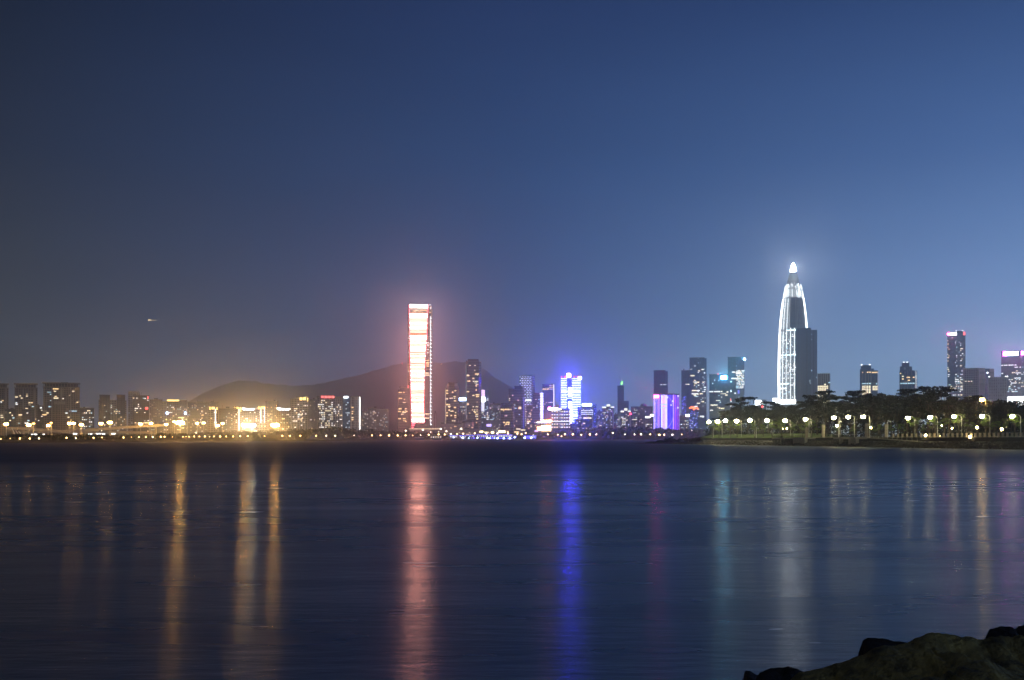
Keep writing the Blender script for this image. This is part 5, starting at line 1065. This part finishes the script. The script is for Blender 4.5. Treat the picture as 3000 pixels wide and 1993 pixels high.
for px, y, dpx in ((1841, 1259, 6.5), (1904, 1260, 6), (1969, 1260, 6.5), (2026, 1261, 6), (1188.5, 1262, 4.5), (1190, 1269, 4.5), (1215, 1268, 5), (1239, 1259.5, 5), (1291, 1257, 5), (1308, 1263.5, 5), (1351, 1256, 4.5), (1262, 1266, 3), (1285, 1265, 3), (1995, 1259, 3)):
    D = shore(px) + 90; o = tag(lamp_thing('road_lamp', px, y, D, 2.4, dpx * .36 * D / F, 'e_pathw', 0, 'metal', .12), None, 'road lamp', 'taller lamps standing above the far shore woods'); items.append((px, o))
label_by_place(items, 'taller road lamp below', FARM)
# sodium lamps of the motorway interchange
items = []
for px, y, st, sz in ((18, 1241, 2, 2.4), (84, 1244, 2, 2.4), (98, 1240, 1, 1.6), (141, 1245, 2, 2), (150, 1238, 1, 1.4), (204, 1239, 2, 2.4), (216, 1239, 2, 2), (238, 1243, 2, 2.4), (296, 1240, 2, 2.4), (322, 1236, 3, 3), (412, 1241, 2, 2.4), (442, 1239, 2, 2.4), (487, 1242, 2, 2.4), (511, 1235, 2, 2.2), (528, 1236, 4, 8.5), (578, 1239, 2, 2.2), (597, 1238, 2, 2.2), (638, 1246, 3, 2.6), (652, 1240, 2, 2.2), (720, 1244, 4, 9.5), (738, 1244, 5, 8.5), (806, 1243, 4, 9.5)):
    D = shore(px) + 190; p = at(px, y, D); z0 = 2.4; zl = p.z - z0; r = sz * .5; rt = empty('road_mast', (p.x, p.y, z0)); b = MB(); b.tube([(0, 0, 0), (0, 0, zl)], [.45, .25], 6); b.build('pole', M['metal'], rt)
    b = MB(); b.tube([(-r, 0, zl + .1), (r, 0, zl + .1)], .18, 5); b.tube([(0, -r, zl + .1), (0, r, zl + .1)], .18, 5); b.build('lamp_arm', M['metal'], rt)
    for q in range(2 if st < 3 else 4):
        a = math.pi * q if st < 3 else math.pi / 2 * q + .5; h = r * (.62 if st > 3 else 1.15); b = MB(); b.ball((r * .62 * math.cos(a), r * .62 * math.sin(a), zl - h * .45), h, 8, 5, .7)
        b.build('floodlight', M[{1: 'e_red_soft', 2: 'e_sodium', 3: 'e_sodium', 4: 'e_mast', 5: 'e_mastwhite'}[st]] if st != 1 else M['e_orange'], rt)
    tag(rt, None, 'light mast', 'yellow light masts of the motorway interchange'); items.append((px, rt))
label_by_place(items, 'yellow motorway light mast before', FARM)
# viaduct ramps
def ribbon(part, pts, w, th, mat, root, org, top=0):
    b = MB(); n = len(pts); pr = []
    for i, p in enumerate(pts):
        d = (pts[min(i + 1, n - 1)] - pts[max(0, i - 1)]); d.z = 0; d.normalize(); q = Vector((-d.y, d.x, 0)) * (w / 2); pr.append([b.vert(p + s * q + Vector((0, 0, z)) - org) for s, z in ((-1, top - th), (1, top - th), (1, top), (-1, top))])
    for a, c in zip(pr, pr[1:]):
        for k in range(4): b.face(a[k], c[k], c[(k + 1) % 4], a[(k + 1) % 4])
    b.face(*reversed(pr[0])); b.face(*pr[-1]); return b.build(part, mat, root)
def ramp(label, path, D0, D1, w=9):
    n = len(path); pts = [at(px, y, D0 + (D1 - D0) * i / (n - 1)) for i, (px, y) in enumerate(path)]; org = Vector((pts[0].x, pts[0].y, 2.3)); rt = empty('viaduct', tuple(org))
    ribbon('deck', pts, w, 1.6, M['deck'], rt, org)
    for s in (-1, 1):
        sh = []
        for i, p in enumerate(pts): d = pts[min(i + 1, n - 1)] - pts[max(0, i - 1)]; d.z = 0; d.normalize(); sh.append(p + Vector((-d.y, d.x, 0)) * (s * (w / 2 + .15)))
        ribbon('barrier', sh, .3, 1.9, M['stone'], rt, org, 1.0)
    for a, c in zip(pts, pts[1:]):
        k = max(1, int((c - a).length / 34))
        for j in range(k):
            p = a.lerp(c, (j + .5) / k) - org
            if p.z > 2.5: b = MB(); b.box(p.x - .9, p.x + .9, p.y - .9, p.y + .9, -.1, p.z - 1.62); b.box(p.x - 2.6, p.x + 2.6, p.y - 1, p.y + 1, p.z - 2.4, p.z - 1.61); b.build('pier', M['concrete'], rt)
    tag(rt, label, 'viaduct')
ramp('longest motorway viaduct ramp climbing from left to right under yellow lamps', [(128, 1266), (190, 1263), (250, 1259.5), (310, 1255.5), (370, 1251.5), (430, 1247.5), (482, 1245.5)], 1120, 1300, 10)
ramp('looping viaduct ramp at far left with a bright bent end', [(33, 1256), (40, 1253.5), (70, 1255), (120, 1259), (180, 1264), (215, 1267)], 1000, 1090, 9)
ramp('low flat viaduct deck running along the tops of the shore woods', [(56, 1265), (130, 1264), (200, 1266), (280, 1267), (360, 1266), (440, 1267)], 1060, 1190, 12)
rt = empty('sloping_frame', tuple(at(33, 1286, 985))); o0 = at(33, 1286, 985)
for i, (x0, y0, x1, y1) in enumerate(((34, 1254, 45, 1275), (46, 1262, 54, 1273), (54, 1263, 61, 1272))): b = MB(); b.tube([at(x0, y0, 985) - o0, at(x1, y1, 985) - o0], .5, 6); b.build('strut', M['white'], rt)
tag(rt, 'slanted white frame struts under the bent end of the left viaduct', 'frame')
# lit toll canopies peeping over the woods
items = []
for x0, x1, y, D in ((91, 114, 1273, 960), (120, 132, 1273, 970), (214, 226, 1271, 990), (259, 272, 1272, 1010), (281, 295, 1271, 1010), (298, 308, 1271.5, 1010), (326, 338, 1271, 1040), (570, 578, 1268.5, 1350)):
    B = Bld('toll_canopy', 'x', 'canopy', D, x0, x1, 2.3, 'white-lit canopies above the left shore woods'); BUILDINGS.pop(); B.box('roof', x0, x1, y - 2, y - 1, 'white', 0, 9); B.light('light_strip', x0 + .5, x1 - .5, y - .8, y + 1.2, 'e_white', .5, 5)
    for q in (x0 + .8, x1 - .8): B.box('column', q - .4, q + .4, y - 1, None, 'metal', 6, 1)
    items.append(((x0 + x1) / 2, B.root))
label_by_place(items, 'white-lit low canopy before', FARM)
# waterfront pavilions with blue neon, low lights behind them
items = []
for x0, x1, y0, y1, nw, nb in ((1215, 1242, 1280.5, 1284, 0, 0), (1258, 1296, 1277, 1285, 5, 0), (1316, 1342, 1276, 1284, 5, 1), (1344, 1368, 1276, 1285, 3, 1), (1369, 1393, 1275, 1286, 2, 3), (1394, 1432, 1274, 1285, 6, 4), (1432, 1455, 1275, 1286, 3, 5), (1455, 1503, 1274, 1286.5, 9, 8), (1505, 1514, 1278, 1284, 1, 2), (1534, 1572, 1277, 1285, 6, 6)):
    D = shore((x0 + x1) / 2) - 8; B = Bld('pavilion', 'x', 'pavilion', D, x0, x1, .4, 'low pavilions at the water edge'); BUILDINGS.append(B) if 0 else None
    B.box('wall', x0 + 1, x1 - 1, y0 + 2, None, 'glassdark', 2, 8); B.box('roof', x0, x1, y0 + .9, y0 + 1.9, 'white', 0, 12); B.box('deck', x0 - 1, x1 + 1, y1 - .3, y1 + 1, 'concrete', -4, 18)
    if nb: B.light('neon_strip', x0, x1, y0 - .2, y0 + .85, 'e_blue', .2, .5)
    for i in range(nw): B.win(x0 + 2 + (x1 - x0 - 4) * (i + .5) / nw, y0 + 4, min(2.6, (x1 - x0) / nw * .7), 3.2, rnd.choice(('w_white', 'w_cream')), 1.8)
    for i in range(nb):
        c = x0 + (x1 - x0) * (i + .5) / nb; b = MB(); b.ball((B.X(c), -2, B.Z(y1 - 2)), rnd.uniform(.9, 2.3), 8, 5, .8); b.build('blue_light', M['e_blue'] if i % 3 else M['e_bluesign'], B.root)
    B.finish(); items.append(((x0 + x1) / 2, B.root))
label_by_place(items, 'low waterside pavilion below', FARM)
items = []
for x0, x1, y0, y1, mt in ((1404, 1416, 1263, 1267, 'e_hot'), (1418, 1432, 1265, 1269, 'w_cream'), (1438, 1448, 1265, 1269, 'e_hot'), (1460, 1481, 1262, 1268, 'e_hot'), (1484, 1491, 1263, 1267, 'w_warm'), (1506, 1521, 1264, 1268, 'w_warm'), (1512, 1526, 1256, 1258.5, 'w_cream'), (1525, 1540, 1259, 1261.5, 'w_cream'), (1566, 1583, 1261, 1265, 'e_lilac'), (1333, 1340, 1262, 1266, 'w_cream'), (1425, 1440, 1243, 1250, 'e_lilac')):
    B = Bld('low_shop', 'x', 'shop', 2275, x0, x1, 2.3, 'low lit shops behind the waterfront'); BUILDINGS.pop(); B.box('wall', x0, x1, y0 - 1.4, None, 'flatpale', 1, 10); B.light('shop_window', x0 + .6, x1 - .6, y0, y1, mt, .5, .8); B.box('roof', x0 - .4, x1 + .4, y0 - 2.2, y0 - 1.3, 'roof', .2, 12); items.append(((x0 + x1) / 2, B.root))
label_by_place(items, 'low bright-windowed shop below', FARM)
# beacons on the ridge mast
p = at(1178, 1065, 8450); rt = empty('radio_mast', (p.x, p.y, p.z - 14)); b = MB(); b.tube([(0, 0, -12), (0, 0, 14)], .5, 5); b.build('pole', M['metal'], rt); b = MB(); b.ball((0, 0, 14), 5.5, 8, 5); b.build('beacon', M['e_red'], rt); tag(rt, 'red beacon on a thin mast on the ridge left of the red tower', 'mast')
p = at(1293, 1067, 8450); rt = empty('radio_mast', (p.x, p.y, p.z - 10)); b = MB(); b.tube([(0, 0, -12), (0, 0, 10)], .5, 5); b.build('pole', M['metal'], rt); b = MB(); b.ball((0, 0, 10), 3.6, 8, 5); b.build('beacon', M['e_orange'], rt); tag(rt, 'faint orange beacon on the ridge right of the red tower', 'mast')

# aircraft climbing over the left shore
p = at(450, 938, 2900); rt = empty('airliner', tuple(p), math.radians(6)); rt.scale = (.8, .8, .8); b = MB(); b.tube([(-17, 0, 0), (-15.5, 0, .1), (-12, 0, .2), (10, 0, .2), (15, 0, .5), (19, 0, .9)], [.3, 1.3, 1.9, 1.9, 1.1, .3], 10); b.build('fuselage', M['white'], rt, True)
for s in (-1, 1):
    b = MB(); k = [b.vert(v) for v in ((-4, s * 1.5, -.5), (2.5, s * 1.5, -.5), (7, s * 16, .6), (5, s * 16, .6), (-4, s * 1.5, -.9), (2.5, s * 1.5, -.9), (7, s * 16, .4), (5, s * 16, .4))]
    for q in ((0, 1, 2, 3), (7, 6, 5, 4), (0, 4, 5, 1), (1, 5, 6, 2), (2, 6, 7, 3), (3, 7, 4, 0)): b.face(*[k[i] for i in q])
    b.build('wing', M['white'], rt); b = MB(); b.tube([(-4.5, s * 5.5, -1.6), (-1, s * 5.5, -1.6)], 1.0, 8); b.build('engine', M['metal'], rt)
    b = MB(); k = [b.vert(v) for v in ((14.5, s * .5, .9), (18, s * .5, .9), (19.5, s * 6, 1.2), (18, s * 6, 1.2), (14.5, s * .5, .7), (18, s * .5, .7), (19.5, s * 6, 1.0), (18, s * 6, 1.0))]
    for q in ((0, 1, 2, 3), (7, 6, 5, 4), (0, 4, 5, 1), (1, 5, 6, 2), (2, 6, 7, 3), (3, 7, 4, 0)): b.face(*[k[i] for i in q])
    b.build('tailplane', M['white'], rt)
b = MB(); b.prism([(14, -.2), (18, -.2), (18, .2), (14, .2)], 1.6, 6.8, [(17, -.15), (19, -.15), (19, .15), (17, .15)]); b.build('fin', M['white'], rt)
M['e_landing'] = emit('landing_light', (1, .72, .36), 9)
for x, r in ((-16.4, 1.5), (-9, .8), (-1.5, .7), (6, .5)): b = MB(); b.ball((x, -2.2, -.8), r, 8, 5); b.build('landing_light', M['e_landing'], rt)
tag(rt, 'small airliner with landing lights on over the left shore', 'aircraft')

# ------------------------------------------------------------------ near shore rocks
def rockmat(name, c1, c2):
    m, nt, p, o = newmat(name); tc = N(nt, 'ShaderNodeTexCoord')
    n1 = N(nt, 'ShaderNodeTexNoise'); n1.inputs['Scale'].default_value = 4.5; n1.inputs['Detail'].default_value = 9; n1.inputs['Roughness'].default_value = .65; nt.links.new(tc.outputs['Object'], n1.inputs[0])
    mx = N(nt, 'ShaderNodeMix', data_type='RGBA'); mx.inputs[6].default_value = (*c1, 1); mx.inputs[7].default_value = (*c2, 1)
    mr = N(nt, 'ShaderNodeMapRange'); mr.inputs[1].default_value = .35; mr.inputs[2].default_value = .65; nt.links.new(n1.outputs[0], mr.inputs[0]); nt.links.new(mr.outputs[0], mx.inputs[0]); nt.links.new(mx.outputs[2], p.inputs['Base Color'])
    n2 = N(nt, 'ShaderNodeTexNoise'); n2.inputs['Scale'].default_value = 14; n2.inputs['Detail'].default_value = 8; nt.links.new(tc.outputs['Object'], n2.inputs[0])
    bp = N(nt, 'ShaderNodeBump'); bp.inputs['Strength'].default_value = 1; bp.inputs['Distance'].default_value = .09; nt.links.new(n2.outputs[0], bp.inputs['Height']); nt.links.new(bp.outputs[0], p.inputs['Normal'])
    p.inputs['Roughness'].default_value = .85; p.inputs['Specular IOR Level'].default_value = .3; return m
M['rock'] = rockmat('olive_rock', (.07, .06, .028), (.40, .32, .095)); M['rockdark'] = rockmat('wet_dark_rock', (.012, .012, .012), (.03, .028, .026))
def ridge_rock(name, label, sil, D, back, fwd, slope, mat, amp=.05):
    """boulder whose crest follows a skyline (photo px) at distance D; solid, with its own front slope, back drop and foot under water"""
    b = MB(); x0, x1 = sil[0][0], sil[-1][0]; n = int((x1 - x0) / 5) + 1; offs = [-fwd * (1 - i / 16) ** 1.2 for i in range(16)] + [0, back * .06, back * .15, back * .3, back * .6, back]
    zs = lambda o, z: z - slope * (-o) - .02 if o < 0 else z - (z + .5) * (o / back) ** 1.3 if o > 0 else z
    g = []
    for i in range(n + 1):
        px = x0 + (x1 - x0) * i / n; y = interp(sil, px) + 2.2 * noise.noise((px * .06, D, 0)); zc = at(px, y, D).z; X = at(px, HY, D).x; r = []
        for o in offs:
            z = zs(o, zc); w = 0 if o == 0 else 1
            nz = (noise.ridged_multi_fractal((X * .9, o * 1.3, D), 1.0, 2.1, 6, 1.0, 2.0) - 1.6) * amp * min(1, abs(o) * 3 + .12) + .02 * noise.fractal((X * 6, o * 6, D), .8, 2.0, 4) - (.05 * max(0, 1 - abs(noise.noise((X * 1.1 + o * .4, o * .5, 9))) * 14) if w else 0)
            vd = noise.voronoi((X * 1.5 + .4 * o, o * 1.7, 3.3))[0]; nz += (vd[0] - .35) * amp * .6 * min(1, abs(o) * 3 + .1) - .05 * max(0, 1 - (vd[1] - vd[0]) * 9) * min(1, abs(o) * 4)
            r.append(b.vert((X, D + o + .15 * noise.noise((X * .8, 3, o)), z + nz)))
        r.append(b.vert((X, D + back + .05, -.8))); r.append(b.vert((X, D - fwd - .05, -.8))); g.append(r)
    for a, c in zip(g, g[1:]):
        for k in range(len(a)): k2 = (k + 1) % len(a); b.face(a[k], c[k], c[k2], a[k2])
    b.face(*reversed(g[0])); b.face(*g[-1]); o = b.build(name, M[mat], None, True); tag(o, label, 'boulder'); return o
ridge_rock('boulder', 'largest olive boulder sloping up from water to a rounded top, bottom right', [(2250, 2040), (2340, 1968), (2400, 1955), (2440, 1945), (2490, 1933), (2530, 1917), (2560, 1899), (2600, 1890), (2640, 1884), (2662, 1877), (2690, 1864), (2712, 1854.5), (2745, 1850.5), (2772, 1852), (2800, 1857), (2830, 1860), (2850, 1866), (2868, 1871), (2890, 1868.5), (2930, 1863), (3000, 1861), (3120, 1862), (3600, 1890)], 8.4, 1.6, 3.0, .10, 'rock', .13)
ridge_rock('boulder', 'flat dark slab of rock lying on the left shoulder of the largest boulder', [(2517, 1915), (2521, 1893), (2525, 1879), (2540, 1868), (2556, 1865), (2580, 1869), (2620, 1876), (2660, 1880), (2690, 1888)], 8.75, .7, .25, .25, 'rockdark', .03)
ridge_rock('boulder', 'blocky black rock behind largest boulder near the right edge', [(2888, 1875), (2893, 1858), (2901, 1841), (2920, 1837), (2952, 1833), (2966, 1835), (2977, 1842), (2981, 1856), (2986, 1875)], 9.7, .8, .4, .2, 'rockdark', .03)
ridge_rock('boulder', 'black rock cut off by the right edge of the photo', [(2970, 1866), (2978, 1842), (2990, 1834), (3020, 1832), (3060, 1838), (3090, 1870)], 10.6, .9, .4, .2, 'rockdark', .03)
ridge_rock('boulder', 'small pointed rock at the bottom, leftmost of the shore rocks', [(2172, 2030), (2178, 1990), (2180, 1968), (2184, 1966), (2197, 1968.5), (2215, 1978), (2240, 1990), (2260, 2030)], 10.4, .5, .5, .1, 'rockdark', .02)
ridge_rock('boulder', 'low dark rock at the water edge between pointed rock and largest boulder', [(2205, 2010), (2221, 1976), (2230, 1968), (2246, 1963), (2275, 1958), (2290, 1953), (2306, 1951.5), (2325, 1956), (2345, 1966), (2400, 1990)], 10.0, .7, .6, .12, 'rockdark', .03)
# shore the photographer stands on
b = MB(); rows = []
for i in range(41):
    x = -22 + i * 1.6; r = []
    for y, z in ((7.2, -.9), (6.0, -.1), (4.6, .45), (2.5, .9), (0, 1.35), (-6, 1.7), (-29, 2.4)):
        e = max(0, -x + 1) * .09; r.append(b.vert((x, y - e * (1 if y > 0 else 0) * 2, z - (.25 if x < 1 and y > 2 else 0) + .12 * noise.noise((x * .7, y * .7, 4)))))
    rows.append(r)
for a, c in zip(rows, rows[1:]):
    for k in range(6): b.face(a[k], a[k + 1], c[k + 1], c[k])
tag(b.build('shore_ground', M['rock'], smooth=True), kind='structure')
